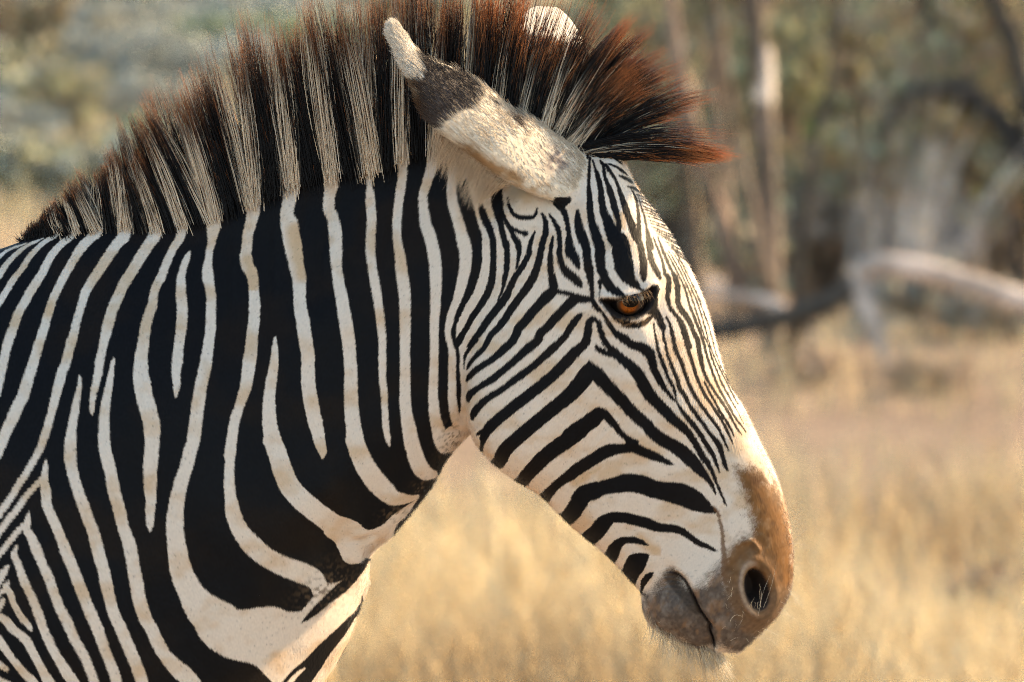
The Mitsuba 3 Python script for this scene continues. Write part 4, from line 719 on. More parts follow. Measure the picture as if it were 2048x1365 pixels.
NOSE_BROWN = '''
257,-143 268,-145 279,-142 292,-153 307,-170 318,-187 324,-207 329,-232 331,-258 330,-281 320,-288 309,-286 298,-264 279,-250 266,-254 255,-262 251,-275 245,-266 248,-250 257,-239 268,-231 279,-218 277,-204 269,-182 264,-161
'''
TAN_STAINS = '''
148,-223,2.5 155,-230,2.1 161,-235,1.7 166,-239,0.8
73.2,-159,3.1 82.3,-153,3.6 90.4,-148,3.1 101,-141,2.0
123,146,3.1 124,140,2.5
-530,47.5,4.6 -532,39.8,4.6
-304,97,5.6 -299,82.3,5.6 -298,72.5,5.1
-250,129,8.2 -244,103,8.2 -241,83,6.8
'''
BROWN_LINE = '''
233,-188,1.0 238,-195,2.0 241,-209,1.8 243,-221,2.0 244,-235,2.5 245,-245,2.8 246,-262,4.2 247,-275,3.2
'''
MUZZLE = '240,-254 249,-275 258,-297 275,-312 292,-307 305,-299 322,-282 329,-280 329,-297 312,-322 280,-364 259,-364 237,-354 222,-362 195,-351 163,-332 150,-314 154,-294 167,-281 173,-268 186,-261 199,-271 207,-280 219,-277 232,-262'

def rows_of(block):
    return [nums(l) for l in block.strip().splitlines()]

def strokes(x, z, block, best):
    """least signed distance to a set of stripes"""
    for p in rows_of(block):
        q = spline(p, 0.6)
        r = q[:, 2].max() + 4
        i = np.where((x > q[:, 0].min() - r) & (x < q[:, 0].max() + r) & (z > q[:, 1].min() - r) & (z < q[:, 1].max() + r))[0]
        if len(i):
            d, k = cKDTree(q[:, :2]).query(np.stack([x[i], z[i]], 1))
            best[i] = np.minimum(best[i], d - q[k, 2])
    return best

def areas(x, z, block, best):
    for p in rows_of(block):
        i = np.where((x > p[:, 0].min() - 6) & (x < p[:, 0].max() + 6) & (z > p[:, 1].min() - 6) & (z < p[:, 1].max() + 6))[0]
        if len(i): best[i] = np.minimum(best[i], inside(x[i], z[i], p))
    return best

BLACK = np.array([0.0050, 0.0048, 0.0056]); CHOC = np.array([0.012, 0.0075, 0.005])
WHITE = np.array([0.63, 0.525, 0.43]); TAN = np.array([0.50, 0.32, 0.17])

def blend(c, new, w):
    return c * (1 - w[:, None]) + np.asarray(new) * w[:, None]

def coat(v, near_ear, far_ear):
    x, y, z = v.T
    N = lambda s, o=0: meshkit.noise(v / s + o)
    far = np.full(len(v), 60.0)
    jag = (N(1.3) - 0.5) * 1.2 + (N(3.1, 5) - 0.5) * 1.0
    soft = lambda d, w=0.7: sstep(w, -w, d + jag)
    patchy = meshkit.fbm(v / [38, 60, 30], 4, 1); grain = N(0.9, 2); speck = N(2.2, 8)
    white = blend(np.repeat(WHITE[None], len(v), 0), TAN, np.clip(sstep(0.44, 0.74, patchy) * 0.65, 0, 1))
    pull = strokes(x, z, TAN_STAINS, far.copy())
    stain = sstep(9, -5, pull + (patchy - 0.5) * 22) * 0.8
    white = blend(white, TAN, stain)
    white = white * (0.87 + 0.18 * grain)[:, None] * (1 - 0.30 * sstep(0.80, 0.92, speck))[:, None]
    black = blend(np.repeat(BLACK[None], len(v), 0), CHOC, sstep(0.45, 0.7, meshkit.fbm(v / 70.0, 3, 6)) * 0.6) * (0.7 + 0.6 * grain)[:, None]
    # neck and shoulder
    d = strokes(x, z, NECK_WHITE, far.copy()); d = areas(x, z, NECK_WHITE_AREAS, d)
    w = soft(d)
    w = w * (1 - soft(strokes(x, z, CHEST_BLACK, far.copy())))
    w = np.maximum(w, soft(strokes(x, z, CHEST_WHITE, far.copy())))
    # barrel, belly and legs
    wob = (meshkit.fbm(v / 130.0, 3, 3) - 0.5) * 50
    band = np.sin((x + 0.10 * z + wob) * 2 * np.pi / 58) - 0.35
    legs = np.sin((z + wob * 0.6) * 2 * np.pi / 46) - 0.1
    rest = np.where(z < -560, legs, band)
    rest = sstep(-0.12, 0.12, rest + jag * 0.1)
    belly = sstep(-470, -540, z + wob) * sstep(-640, -600, z) * (x < -350) * (x > -1500)
    rest = np.maximum(rest, belly)
    out = sstep(-606, -622, x); out = np.maximum(out, sstep(-404, -416, z))
    w = w * (1 - out) + rest * out
    col = black * (1 - w[:, None]) + white * w[:, None]
    throat = gauss(x, z, (-68.5, -115), 16, 22) + gauss(x, z, (-103, -169), 10, 10) + gauss(x, z, (-135, -198), 14, 10) + gauss(x, z, (-216, -282), 30, 22, 0.6)
    col = blend(col, [0.11, 0.07, 0.04], np.clip(throat, 0, 1) * sstep(0.45, 0.75, N(4, 3)) * 0.8)
    # face
    k = strokes(x, z, FACE_BLACK, far.copy()); k = areas(x, z, FACE_BLACK_AREAS, k)
    kw = soft(k, 0.55)
    fblack = blend(black, [0.022, 0.011, 0.006], np.clip(sstep(150, 330, x) * sstep(120, -60, z) * 0.5, 0, 1))
    face = white * (1 - kw[:, None]) + fblack * kw[:, None]
    # warm cream and tan hair round the ear root
    root = gauss(x, z, (20.7, 177), 34.8, 19.7, -0.5)
    face = blend(face, [0.46, 0.33, 0.20], np.clip(root * 1.1, 0, 1) * (1 - kw) * (0.5 + 0.5 * sstep(0.4, 0.6, patchy)))
    # muzzle, nose and nostril
    m = inside(x, z, nums(MUZZLE)) + (meshkit.fbm(v / 14.0, 3, 2) - 0.5) * 16
    mcol = np.array([0.092, 0.069, 0.055]) * (0.45 + 1.1 * meshkit.fbm(v / [2.2, 4, 3.6], 3, 4))[:, None]
    mcol = blend(mcol, [0.23, 0.13, 0.07], sstep(0.50, 0.72, meshkit.fbm(v / [10.0, 12, 18.0], 4, 9)) * 0.6)
    mcol = blend(mcol, [0.26, 0.215, 0.18], sstep(0.45, 0.8, meshkit.fbm(v / [7.0, 9, 14.0], 4, 12)) * 0.5)
    corner = inside(x, z, [(174, -262), (182, -260), (190, -262), (198, -271), (205, -280), (213, -297), (220, -312), (213, -314), (203, -306), (191, -289), (180, -277)]) + (meshkit.noise(v / 5.0) - 0.5) * 5
    mcol = blend(mcol, np.array([0.055, 0.040, 0.030]) * (0.6 + 0.8 * meshkit.noise(v / 1.6))[:, None], sstep(2.5, -2.5, corner) * 0.9)
    face = blend(face, mcol, sstep(7, -9, m + (meshkit.noise(v / 1.1) - 0.5) * 10))
    b = areas(x, z, NOSE_BROWN, far.copy()) + (meshkit.fbm(v / 9.0, 3, 7) - 0.5) * 12
    bcol = np.array([0.150, 0.068, 0.022]) * (0.6 + 0.8 * meshkit.fbm(v / [7.0, 9, 12.0], 4, 4))[:, None]
    bcol = blend(bcol, [0.23, 0.14, 0.075], sstep(0.55, 0.75, meshkit.fbm(v / 11.0, 3, 14)) * 0.5)
    bcol = blend(bcol, [0.075, 0.034, 0.012], sstep(0.50, 0.72, meshkit.fbm(v / [8.0, 10, 13.0], 4, 44)) * 0.7)
    face = blend(face, bcol, sstep(9, -9, b + (meshkit.noise(v / 1.2) - 0.5) * 12 + (meshkit.fbm(v / 18.0, 3, 5) - 0.5) * 14))
    col_line = strokes(x, z, BROWN_LINE, far.copy()) + (meshkit.noise(v / 3.0) - 0.5) * 3
    face = blend(face, [0.11, 0.05, 0.02], sstep(1.5, -1.0, col_line) * 0.85)
    nose_blot = gauss(x, z, (285, -159), 13.9, 9.3)  # darker brown blot high on the nose
    face = blend(face, [0.09, 0.04, 0.015], np.clip(nose_blot * (0.4 + N(5, 1)), 0, 1) * sstep(3, -3, b))
    cx, cz, ra, rb, tilt = NOSTRIL
    ca, sa = math.cos(tilt), math.sin(tilt); dx, dz = x - cx, z - cz
    q = np.sqrt(((dx * ca + dz * sa) / ra) ** 2 + ((-dx * sa + dz * ca) / rb) ** 2)
    tonef = meshkit.fbm(v / 3.5, 3, 31)
    ncol = blend(np.array([0.13, 0.078, 0.045]) * (0.55 + 0.9 * tonef)[:, None], bcol, sstep(-0.2, 0.6, (dz + dx * 0.3) / rb) * 0.7)
    face = blend(face, ncol, sstep(2.7, 2.0, q + (tonef - 0.5) * 0.8))
    face = blend(face, np.array([0.30, 0.225, 0.17]) * (0.6 + 0.8 * tonef)[:, None], np.exp(-((q - 1.20) / 0.15) ** 2) * sstep(4, -10, dx) * 0.85)
    face = blend(face, [0.022, 0.016, 0.014], sstep(1.02, 0.9, q))
    e = inside(x, z, EYE_OPEN)
    face = blend(face, [0.016, 0.012, 0.011], sstep(5.0, 2.2, e + (N(2.2, 4) - 0.5) * 2.5 - 1.2 * sstep(0, 6, (133, 51)[1] - z)))
    rim = gauss(x, z, (136, 28.7), 23.2, 5.2)
    face = blend(face, [0.17, 0.10, 0.05], np.clip(rim, 0, 1) * sstep(0.5, 0.65, N([2.5, 4, 1.6], 6)))
    # the lips part in a dark line
    md, mt, _ = path_distance(x, z, MOUTH)
    face = blend(face, [0.03, 0.022, 0.02], sstep(2.0, 0.8, md))
    f = sstep(0.6, -0.6, inside(x, z, nums(FACE_AREA)))
    col = col * (1 - f[:, None]) + face * f[:, None]
    # ears
    ear = np.array([0.60, 0.51, 0.40]) * (0.75 + 0.4 * N([1.2, 3, 1.2]))[:, None]
    tone = meshkit.fbm(v / 9.0, 3, 21)
    tanw = np.exp(-(path_distance(x, z, [(-49.1, 229), (-35, 216), (-19.9, 206), (-4.7, 199), (7.4, 194)])[0] / 8) ** 2)
    ear = blend(ear, [0.26, 0.15, 0.07], np.clip(tanw * (0.5 + 1.1 * tone), 0, 1))
    lowb = path_distance(x, z, [(-35, 204), (-16.8, 195), (0.3, 187), (18.5, 181), (37.7, 181)])[0]
    ear = blend(ear, [0.36, 0.24, 0.14], np.exp(-(lowb / 9) ** 2) * sstep(0.35, 0.65, tone) * 0.9)
    ear = blend(ear, [0.24, 0.19, 0.165], np.clip(gauss(x, z, (50.5, 211), 20, 14, -0.7) * (0.2 + 1.4 * sstep(0.35, 0.65, tone)), 0, 1))
    dk = inside(x, z, [(-102, 333), (-87.7, 327), (-64.2, 319), (-42.6, 306), (-30.8, 291), (-40.6, 278), (-58.3, 272), (-74, 262), (-87.7, 249), (-96.6, 252), (-101, 272), (-103, 288), (-107, 300)]) + (tone - 0.5) * 9
    ear = blend(ear, np.array([0.055, 0.042, 0.038]) * (0.6 + 0.8 * N([1.5, 4, 1.5], 3))[:, None], sstep(2.0, -2.0, dk))
    ear = blend(ear, [0.10, 0.05, 0.02], np.exp(-(path_distance(x, z, [(-102, 315), (-107, 304), (-102, 280), (-96.6, 256)])[0] / 3.5) ** 2) * 0.85)
    bl = gauss(x, z, [(16.3, 254)][0], 15, 7, -0.7) + 0.8 * gauss(x, z, [(-15.1, 280)][0], 12, 4, -0.7) + 0.6 * gauss(x, z, [(12.4, 239)][0], 7, 5, -0.7)
    ear = blend(ear, [0.085, 0.06, 0.05], np.clip(bl * (0.2 + 1.5 * sstep(0.4, 0.65, tone)), 0, 1))
    tipw = sstep(3, -3, inside(x, z, [(-139, 368), (-123, 372), (-103, 333), (-98.5, 319), (-107, 306), (-119, 313), (-135, 347)]) + (tone - 0.5) * 6)
    ear = blend(ear, np.array([0.66, 0.60, 0.52]), tipw)
    below = sstep(0.5, -0.5, k) * (z < (72.4, 184)[1])
    ear = blend(ear, black, below)
    col[near_ear] = ear[near_ear]
    fe = np.array([0.66, 0.60, 0.52]) * np.ones((len(v), 1))
    fe = blend(fe, [0.03, 0.022, 0.02], sstep(355, 345, z + (N(4) - 0.5) * 10 + 0.25 * (x - 40)))
    col[far_ear] = fe[far_ear]
    return np.clip(col, 0.004, 0.9)

body, near_ear, far_ear = zebra_body()
BV = np.array(body.vertices)
def metres(p):
    q = np.array(p, float) / 1000; q[..., 2] += ZC
    return q
body_colour = coat(BV, near_ear, far_ear)
put('zebra__body', (metres(BV), np.array(body.faces)), 'coat', color=body_colour)
labels['zebra'] = {'label': 'zebra seen from its right side with lowered head, narrow stripes and upright mane', 'category': 'zebra'}

# ---------------------------------------------------------------- eyes
def eye_parts(side):
    c2 = np.array((133, 51))
    sel = (np.hypot(BV[:, 0] - c2[0], BV[:, 2] - c2[1]) < 34) & (BV[:, 1] * side > 30)
    ring = np.abs(inside(BV[sel, 0], BV[sel, 2], EYE_OPEN) - 2.5) < 1.0
    lip = np.median(BV[sel][ring][:, 1] * side)
    R0 = 21.0
    c = np.array([c2[0], side * (lip + 0.5 - R0), c2[1] + 1.5])
    s = trimesh.creation.icosphere(4, R0)
    out = np.array([[(134, 47.8)][0][0], 0, [(134, 47.8)][0][1]]) - [c[0], 0, c[2]]
    u = np.array([out[0], side * math.sqrt(max(R0 ** 2 - out[0] ** 2 - out[2] ** 2, 1)), out[2]]) / R0
    def cap(radius, half, flat):
        a = np.cross(u, [0, 0, 1.0]); a /= np.linalg.norm(a); b = np.cross(a, u)
        if b[2] < 0: b = -b
        rr = np.linspace(0, 1, 26); th = np.linspace(0, 2 * np.pi, 64, endpoint=False)
        X = np.outer(rr, np.cos(th)) * half; Y = np.outer(rr, np.sin(th)) * half * flat
        Z = np.sqrt(radius ** 2 - X ** 2 - Y ** 2)
        v = c + X[..., None] * a + Y[..., None] * b + Z[..., None] * u
        i = np.arange(25)[:, None] * 64; k = np.arange(64)[None]; k2 = (k + 1) % 64
        f = np.concatenate([np.stack([i + k, i + k2, i + 64 + k2], -1).reshape(-1, 3), np.stack([i + k, i + 64 + k2, i + 64 + k], -1).reshape(-1, 3)])
        return v.reshape(-1, 3), f, np.repeat(rr, 64), np.tile(th, 26)
    k = 'zebra__eye' if side < 0 else 'zebra__eye_001'
    put(k, (metres(s.vertices + c), s.faces), 'eyeball')
    v, f, rr, th = cap(R0 + 0.35, 13.5, 0.86)
    fib = meshkit.noise(np.stack([np.cos(th) * 14, np.sin(th) * 14, rr * 2.5], 1))
    ic = np.array([0.34, 0.080, 0.004]) * (0.15 + 1.0 * fib)[:, None] * np.ones((len(v), 1))  # amber inner ring: iris pigment with the sun's orange glow painted in
    ic = blend(ic, [0.045, 0.016, 0.006], sstep(0.55, 0.85, rr + 0.25 * (fib - 0.5)))
    ic = blend(ic, [0.03, 0.018, 0.012], sstep(0.84, 1.0, rr))
    put(k + '__iris', (metres(v), f), 'iris', color=ic)
    u = u + np.array([2.0, 0, 4.2]) / R0; u /= np.linalg.norm(u)
    v, f, rr, th = cap(R0 + 0.6, 9.2, 0.66)
    put(k + '__pupil', (metres(v), f), 'pupil')
scene['eyeball'] = {'type': 'twosided', 'bsdf': {'type': 'principled', 'base_color': {'type': 'rgb', 'value': [0.006, 0.004, 0.004]}, 'roughness': 0.08, 'specular': 0.22}}
scene['pupil'] = {'type': 'twosided', 'bsdf': {'type': 'principled', 'base_color': {'type': 'rgb', 'value': [0.002, 0.0015, 0.0015]}, 'roughness': 0.06, 'specular': 0.12}}
scene['iris'] = {'type': 'twosided', 'bsdf': {'type': 'principled', 'base_color': VCOL, 'roughness': 0.12, 'specular': 0.22}}
eye_parts(-1); eye_parts(1)
labels['zebra__eye'] = {'label': 'amber brown eye with a painted sun glow under the heavy upper lid'}

# ---------------------------------------------------------------- hair
def hair(key, paths, radii, colours, label=None):
    """paths (n, m, 3) mm, colours (n, m, 3)"""
    v, f = tubes(paths, radii)
    put(key, (metres(v), f), 'hair', color=np.clip(np.repeat(colours.reshape(-1, 3), 3, 0), 0.003, 0.9), label=label)

def bezier(a, b, c, m):
    t = np.linspace(0, 1, m)[None, :, None]
    return a[:, None] * (1 - t) ** 2 + 2 * b[:, None] * t * (1 - t) + c[:, None] * t ** 2

# mane: root line, tip line, sideways bend of each lock
MANE = np.array([
    (-569, 115, -576, 119, 0),
    (-540, 124, -548, 145, 0.0),
    (-505, 129, -521, 173, 0.02),
    (-476, 129, -497, 196, 0.03),
    (-447, 128, -474, 212, 0.03),
    (-413, 127, -451, 248, 0.04),
    (-382, 133, -434, 263, 0.04),
    (-345, 142, -402, 300, 0.04),
    (-295, 161, -338, 335, 0.03),
    (-268, 174, -300, 367, 0.02),
    (-245, 183, -268, 355, 0.02),
    (-202, 192, -229, 383, 0.02),
    (-166, 194, -184, 396, 0.02),
    (-126, 210, -132, 413, 0.0),
    (-88.9, 223, -83.2, 424, 0.0),
    (-48.5, 235, -35.8, 430, 0.02),
    (-8.1, 249, 15, 427, 0.04),
    (20.8, 257, 61.3, 413, 0.05),
    (38.1, 254, 102, 396, 0.06),
    (49.7, 248, 138, 375, 0.08),
    (59.5, 244, 163, 352, 0.09),
    (67, 237, 186, 315, 0.1),
    (75.7, 230, 212, 289, 0.1),
    (84.3, 224, 235, 257, 0.1),
    (93, 220, 247, 231, 0.1),
    (105, 215, 241, 212, 0.1),
    (114, 213, 215, 206, 0.08),
], float)
MANE_WHITE = np.array([
    (-523, 2.3), (-504, 3.5), (-478, 5.8), (-449, 7), (-414, 7), (-382, 5.8), (-345, 8.1), (-300, 8.1), (-255, 8.7), (-210, 7), (-165, 8.7), (-126, 7), (-91.3, 5.2), (-54.3, 5.2), (-19.6, 5.2), (12.1, 6.4), (39.3, 5.2), (57.2, 4.6), (71.6, 3.5), (90.1, 2.3),
], float)

def make_mane():
    r = np.random.default_rng(17)
    L = np.r_[0, np.cumsum(np.hypot(*np.diff(MANE[:, :2], axis=0).T))]
    fx = [Pchip(L, MANE[:, k]) for k in range(5)]
    n, nc = 27000, 900
    sm = np.linspace(0, L[-1], 401); sm = (sm[1:] + sm[:-1]) / 2
    sw = 1 + 1.6 * sstep((20.8, 396)[0], (49.7, 396)[0], fx[0](sm)); sw[-1] = 0.5
    cs = np.sort(r.uniform(0, L[-1], nc)); cy = r.uniform(-1, 1, nc); cl = r.normal(0.97, 0.05, nc); co = r.normal(0, 5, nc)
    nt = 150; ts = np.sort(r.uniform(0, L[-1], nt)); ty = r.uniform(-1, 1, nt); tlen = r.normal(0.96, 0.11, nt); toff = r.normal(0, 9, nt)
    _, tf = cKDTree(np.stack([ts, ty * 30], 1)).query(np.stack([cs, cy * 30], 1))
    co += toff[tf] + 0.55 * (ts[tf] - cs); cl *= tlen[tf]; cy2 = cy * 0.5 + ty[tf] * 0.5
    s = np.interp(r.random(n), np.r_[0, np.cumsum(sw)] / sw.sum(), np.linspace(0, L[-1], len(sw) + 1)); yy = r.uniform(-1, 1, n)
    tree_ = cKDTree(np.stack([cs, cy * 26], 1)); _, ci = tree_.query(np.stack([s, yy * 26], 1))
    half = 26 * sstep(0, 60, s) * (1 - 0.25 * sstep(L[-1] - 120, L[-1], s)) + 6
    length = cl[ci] * np.where(r.random(n) < 0.66, 0.14 + 0.78 * r.random(n), r.uniform(0.86, 1.07, n))
    root = np.stack([fx[0](s), yy * half, fx[1](s)], 1)
    st = np.clip(cs[ci] * 0.8 + s * 0.2 + co[ci], 0, L[-1])
    # the crest rises between the two root lines
    tdir = np.stack([fx[2](s) - fx[0](s), 0 * s, fx[3](s) - fx[1](s)], 1); tl = np.linalg.norm(tdir, axis=1, keepdims=True)
    up = tdir / tl
    root += up * (20 * np.sqrt(np.clip(1 - yy ** 2, 0, 1)) * sstep(0, 60, s))[:, None] - up * 6 + r.normal(0, 1.6, (n, 3)) - up * (np.abs(r.normal(0, 8.0, n)) * (length < 0.6))[:, None]
    tip = np.stack([fx[2](st), cy2[ci] * half * 0.9, fx[3](st)], 1) + r.normal(0, 2.2, (n, 3)) * [1, 1.3, 1]
    own = np.stack([fx[2](s), yy * half * 1.1, fx[3](s)], 1)
    g = r.uniform(0.6, 1.0, n)[:, None]; tip = own * (1 - g) + tip * g
    gap = sstep((-13.9, 396)[0], (6.4, 396)[0], fx[0](s)) * sstep((48.6, 396)[0], (35.3, 396)[0], fx[0](s))
    length = np.where((gap > 0.5) & (r.random(n) < 0.72), np.minimum(length, r.uniform(0.4, 0.68, n)), length)
    length *= 1 + 0.04 * sstep((20.8, 396)[0], (55.5, 396)[0], fx[0](s))
    tip = root + (tip - root) * length[:, None]
    ax = tip - root; ll = np.linalg.norm(ax, axis=1, keepdims=True)
    perp = np.stack([-ax[:, 2], 0 * s, ax[:, 0]], 1) / ll
    perp *= np.where(perp[:, 2:3] < 0, -1, 1)
    bend = fx[4](s)[:, None] * ll + r.normal(0, 0.04, (n, 1)) * ll
    mid = root + ax * 0.5 + perp * bend + r.normal(0, 2.0, (n, 3)) * [1, 1, 0.4]
    m = 8
    paths = bezier(root, mid, tip, m)
    # white locks carry the neck stripes on; every lock ends dark, then rusty
    cx = fx[0](s) + r.normal(0, 1.6, n)
    wd = np.min(np.abs(cx[:, None] - MANE_WHITE[None, :, 0]) - MANE_WHITE[None, :, 1], axis=1)
    wd = 0.45 * wd + 0.55 * np.min(np.abs((fx[0](cs[ci]) - MANE_WHITE[:, 0][:, None])) - MANE_WHITE[:, 1][:, None], axis=0)
    white = sstep(1.2, -1.2, wd - 1.0 + r.normal(0, 1.0, n))
    t = np.linspace(0, 1, m)[None, :, None]
    dark = np.array([0.006, 0.0055, 0.006]); cream = np.array([0.70, 0.58, 0.45]); brown = np.array([0.055, 0.021, 0.011]); rust = np.array([0.50, 0.175, 0.055])
    tone = r.uniform(0.6, 1.35, (n, 1, 1))
    front = sstep((-83.3, 396)[0], (-37, 396)[0], fx[0](s))[:, None, None]
    fade = sstep(0.16, 0.5, t + 0.3 * (r.random((n, 1, 1)) - 0.5)) * front * (r.random((n, 1, 1)) < 0.93)
    cream2 = cream * (1 - 0.0) + np.array([0.0, -0.05, -0.10]) * r.random((n, 1, 1))
    mixed = (r.random((n, 1, 1)) < 0.22) * sstep(0.2, 0.45, t) * (1 - front)
    wt = white[:, None, None] * (1 - np.maximum(fade, mixed))
    base = wt * cream2 * tone.clip(0.7, 1.1) + (1 - wt) * dark * tone
    a = (0.60 + 0.20 * r.random((n, 1, 1)) - 0.06 * white[:, None, None]) * (1 - front) + front * (0.52 + 0.2 * r.random((n, 1, 1)))
    w1 = sstep(a, a + 0.22, t); w2 = sstep(a + 0.18 - 0.04 * front, a + 0.46 - 0.08 * front, t)
    col = base * (1 - w1) + brown * tone * w1
    col = col * (1 - w2) + rust * tone * w2
    rad = (0.46 * r.uniform(0.7, 1.25, (n, 1))) * np.array([1.0, 1.0, 0.95, 0.9, 0.8, 0.65, 0.45, 0.18])
    hair('zebra__mane', paths, rad, col, 'stiff upright mane, black and cream at the root with rusty brown tips')
make_mane()

def surface_points(outline, n, seed, side=-1, only=None, back=-0.15):
    """random points on the modelled skin inside an outline, with normals"""
    r = np.random.default_rng(seed)
    p = np.array(outline, float)
    vn = np.array(body.vertex_normals)
    sel = np.where((BV[:, 0] > p[:, 0].min()) & (BV[:, 0] < p[:, 0].max()) & (BV[:, 2] > p[:, 1].min()) & (BV[:, 2] < p[:, 1].max()) & (vn[:, 1] * side > back) & (BV[:, 1] * side > 5))[0]
    if only is not None: sel = sel[only[sel]]
    sel = sel[inside(BV[sel, 0], BV[sel, 2], p) < 0]
    i = r.choice(sel, n)
    return BV[i] + r.normal(0, 0.5, (n, 3)), vn[i], body_colour[i], r

# short fur over the near ear, lying towards the tip
p, nn, c, r = surface_points([(89.3, 209), (60.7, 238), (25.8, 262), (-1.1, 277), (-44.6, 310), (-99.5, 334), (-125, 370), (-140, 358), (-122, 318), (-99.6, 261), (-59.5, 232), (-19.5, 189), (14.9, 162), (60.7, 149)], 9000, 5, only=near_ear, back=-0.7)
axis = np.array([-0.76, -0.10, 0.64])
d = axis * 0.9 + nn * 0.13 + r.normal(0, 0.10, p.shape); d /= np.linalg.norm(d, axis=1, keepdims=True)
ln = r.uniform(8, 17, len(p))[:, None]
paths = bezier(p, p + d * ln * 0.55 + nn * 0.8, p + d * ln - nn * 0.3, 4)
hair('zebra__ear_fur', paths, 0.28 * np.array([1, 0.9, 0.7, 0.2]) * r.uniform(0.8, 1.2, (len(p), 1)), np.repeat(c[:, None], 4, 1) * r.uniform(0.9, 1.1, (len(p), 1, 1)))

# short coat hair standing out along the outline of face, jaw, throat and chest
def outline_hair():
    r = np.random.default_rng(12)
    vn = np.array(body.vertex_normals)
    sel = np.where((np.abs(vn[:, 1]) < 0.5) & (BV[:, 0] > (-268, 396)[0]) & (BV[:, 2] > (-596, -419)[1]) & (BV[:, 2] < (-593, 210)[1]) & ~near_ear & ~far_ear & (np.abs(BV[:, 1]) < 120))[0]
    i = r.choice(sel, 16000); p, nn, c = BV[i], vn[i], body_colour[i]
    lie = np.array([0.25, 0.0, -0.97]) - nn * (nn @ np.array([0.25, 0.0, -0.97]))[:, None]
    d = lie * 0.8 + nn * r.uniform(0.25, 0.75, (len(i), 1)) + r.normal(0, 0.15, p.shape); d /= np.linalg.norm(d, axis=1, keepdims=True)
    ln = r.uniform(2.0, 4.5, len(i))[:, None]
    hair('zebra__coat_hair', bezier(p, p + d * ln * 0.5 + nn * 0.3, p + d * ln, 3), 0.16 * np.array([1, 0.8, 0.2]) * r.uniform(0.8, 1.2, (len(i), 1)), np.repeat(c[:, None], 3, 1))
outline_hair()

# the long pale fringe hanging from the lower rim of the ear
RIM = np.array([(-86.9, 251, -89.4, 216, -108), (-76.6, 244, -87.1, 206, -105), (-62.3, 235, -76.8, 200, -101), (-48.1, 227, -66.5, 191, -97), (-34.9, 217, -56.8, 177, -94), (-25.2, 207, -45.3, 166, -90), (-16.6, 197, -37.8, 162, -86), (-5.1, 188, -22.4, 175, -82)], float)
def fringe():
    r = np.random.default_rng(9); n = 1900
    L = np.r_[0, np.cumsum(np.hypot(*np.diff(RIM[:, :2], axis=0).T))]; s = r.uniform(0, L[-1], n)
    f = [Pchip(L, RIM[:, k]) for k in range(5)]
    lock = np.round(s / 7.0) * 7.0
    root = np.stack([f[0](s), f[4](s) + r.uniform(-7, 5, n), f[1](s)], 1) + r.normal(0, 2.6, (n, 3)) * [1, 0.5, 1]
    sl = np.clip(lock * 0.6 + s * 0.4 + r.normal(0, 2.5, n), 0, L[-1])
    tip = np.stack([f[2](sl), f[4](s) + 22 + r.normal(0, 5, n), f[3](sl)], 1) + r.normal(0, 2.5, (n, 3))
    tip = root + (tip - root) * (np.where(r.random(n) < 0.6, r.uniform(0.3, 0.8, n), r.uniform(0.8, 1.2, n)))[:, None]
    mid = (root + tip) / 2 + np.array([-2.5, -8, 1.5]) + r.normal(0, 1.6, (n, 3))
    col = np.array([0.60, 0.50, 0.39]) * r.uniform(0.7, 1.15, (n, 1, 1)) * np.ones((1, 5, 1))
    brown_ = (r.random(n) < 0.16)[:, None, None]
    t = np.linspace(0, 1, 5)[None, :, None]
    col = np.where(brown_, np.array([0.30, 0.17, 0.08]) * (1 - t) + col * t, col)
    hair('zebra__ear_fringe', bezier(root, mid, tip, 5), 0.34 * np.array([1, 1, 0.8, 0.55, 0.15]) * r.uniform(0.7, 1.2, (n, 1)), col, 'long pale hair fringing the lower rim of the near ear')
fringe()

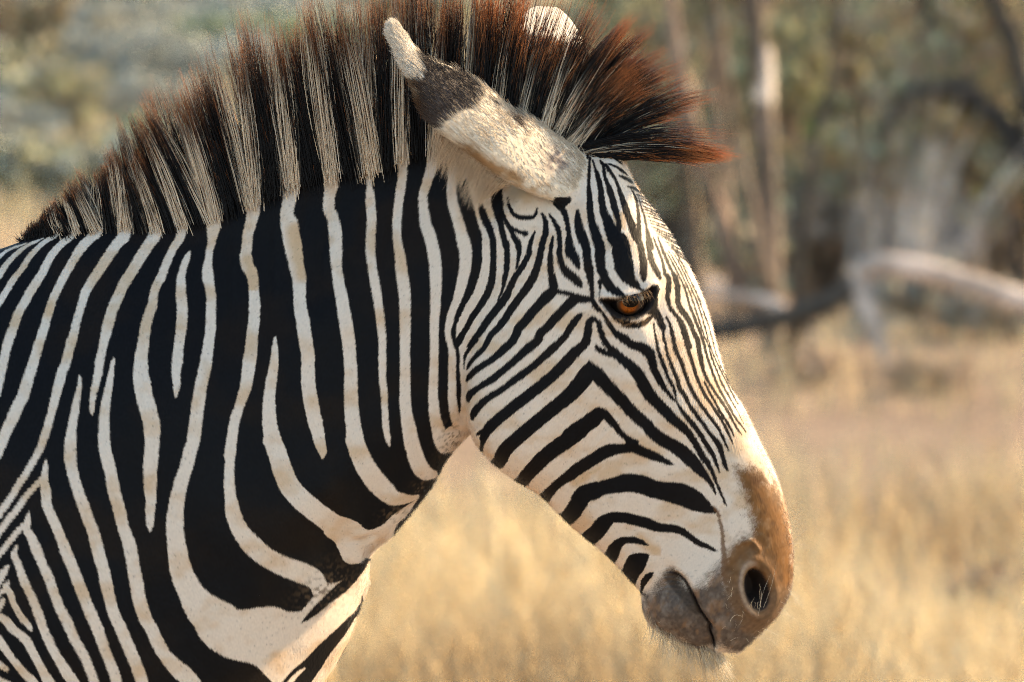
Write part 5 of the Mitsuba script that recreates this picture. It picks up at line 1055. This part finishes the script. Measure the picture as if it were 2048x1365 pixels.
# eyelashes, chin hair and whiskers
def whiskers(key, starts, ends, sag, n, spread, rad, col, seed, label=None):
    r = np.random.default_rng(seed)
    a = np.array(starts, float); b = np.array(ends, float)
    t = r.uniform(0, len(a) - 1.001, n); i = t.astype(int); w = (t - i)[:, None]
    p0 = a[i] * (1 - w) + a[i + 1] * w + r.normal(0, spread[0], (n, 3)); p2 = b[i] * (1 - w) + b[i + 1] * w + r.normal(0, spread[1], (n, 3))
    p2 = p0 + (p2 - p0) * r.uniform(0.45, 1.1, n)[:, None]
    mid = (p0 + p2) / 2 + np.array(sag) + r.normal(0, spread[2], (n, 3))
    m = 7
    hair(key, bezier(p0, mid, p2, m), rad * np.array([1, 1, 0.95, 0.85, 0.7, 0.5, 0.2]) * r.uniform(0.7, 1.3, (n, 1)), np.array(col) * r.uniform(0.7, 1.2, (n, 1, 1)) * np.ones((1, m, 1)), label)

def at(p, y): return (p[0], y, p[1])
LASH = ([(123, -106, 55.9), (131, -106, 57.9), (141, -106, 59.5), (150, -106, 62.6), (157, -106, 66.2)], [(126, -112, 49.4), (133, -112, 49.9), (144, -112, 49.9), (155, -112, 53.4), (162, -112, 59.5)])
whiskers('zebra__eyelashes', *LASH, (0, -3, 1.0), 70, (0.8, 2.6, 0.8), 0.17, (0.16, 0.09, 0.04), 3, 'eyelashes drooping over the eye')
CHIN = ([(160, -30, -322), (183, -28, -338), (207, -22, -351), (225, -15, -356), (242, -10, -359)], [(154, -32, -351), (180, -30, -368), (215, -20, -393), (242, -10, -409), (256, -5, -397)])
whiskers('zebra__chin_hair', *CHIN, (4, 0, -4), 380, (4.0, 10.0, 4.0), 0.26, (0.50, 0.41, 0.29), 4, 'wispy hair hanging under the chin and lips')
NOSEW = ([(240, -50, -273), (255, -50, -296), (264, -46, -317), (287, -46, -306), (247, -30, -345), (276, -25, -346), (302, -20, -317), (320, -20, -288), (326, -10, -231)], [(253, -72, -254), (251, -78, -282), (249, -72, -330), (298, -70, -265), (240, -62, -318), (302, -45, -355), (328, -40, -335), (333, -40, -306), (357, -30, -211)])
whiskers('zebra__whiskers', *NOSEW, (2, -6, 3), 44, (4.0, 6.0, 3.5), 0.19, (0.62, 0.55, 0.44), 6, 'pale curved whiskers round nostril and lips')

for k in ('coat_hair', 'mane', 'ear_fur', 'ear_fringe', 'eyelashes', 'chin_hair', 'whiskers'):
    labels.setdefault('zebra__' + k, {})['kind'] = 'stuff'
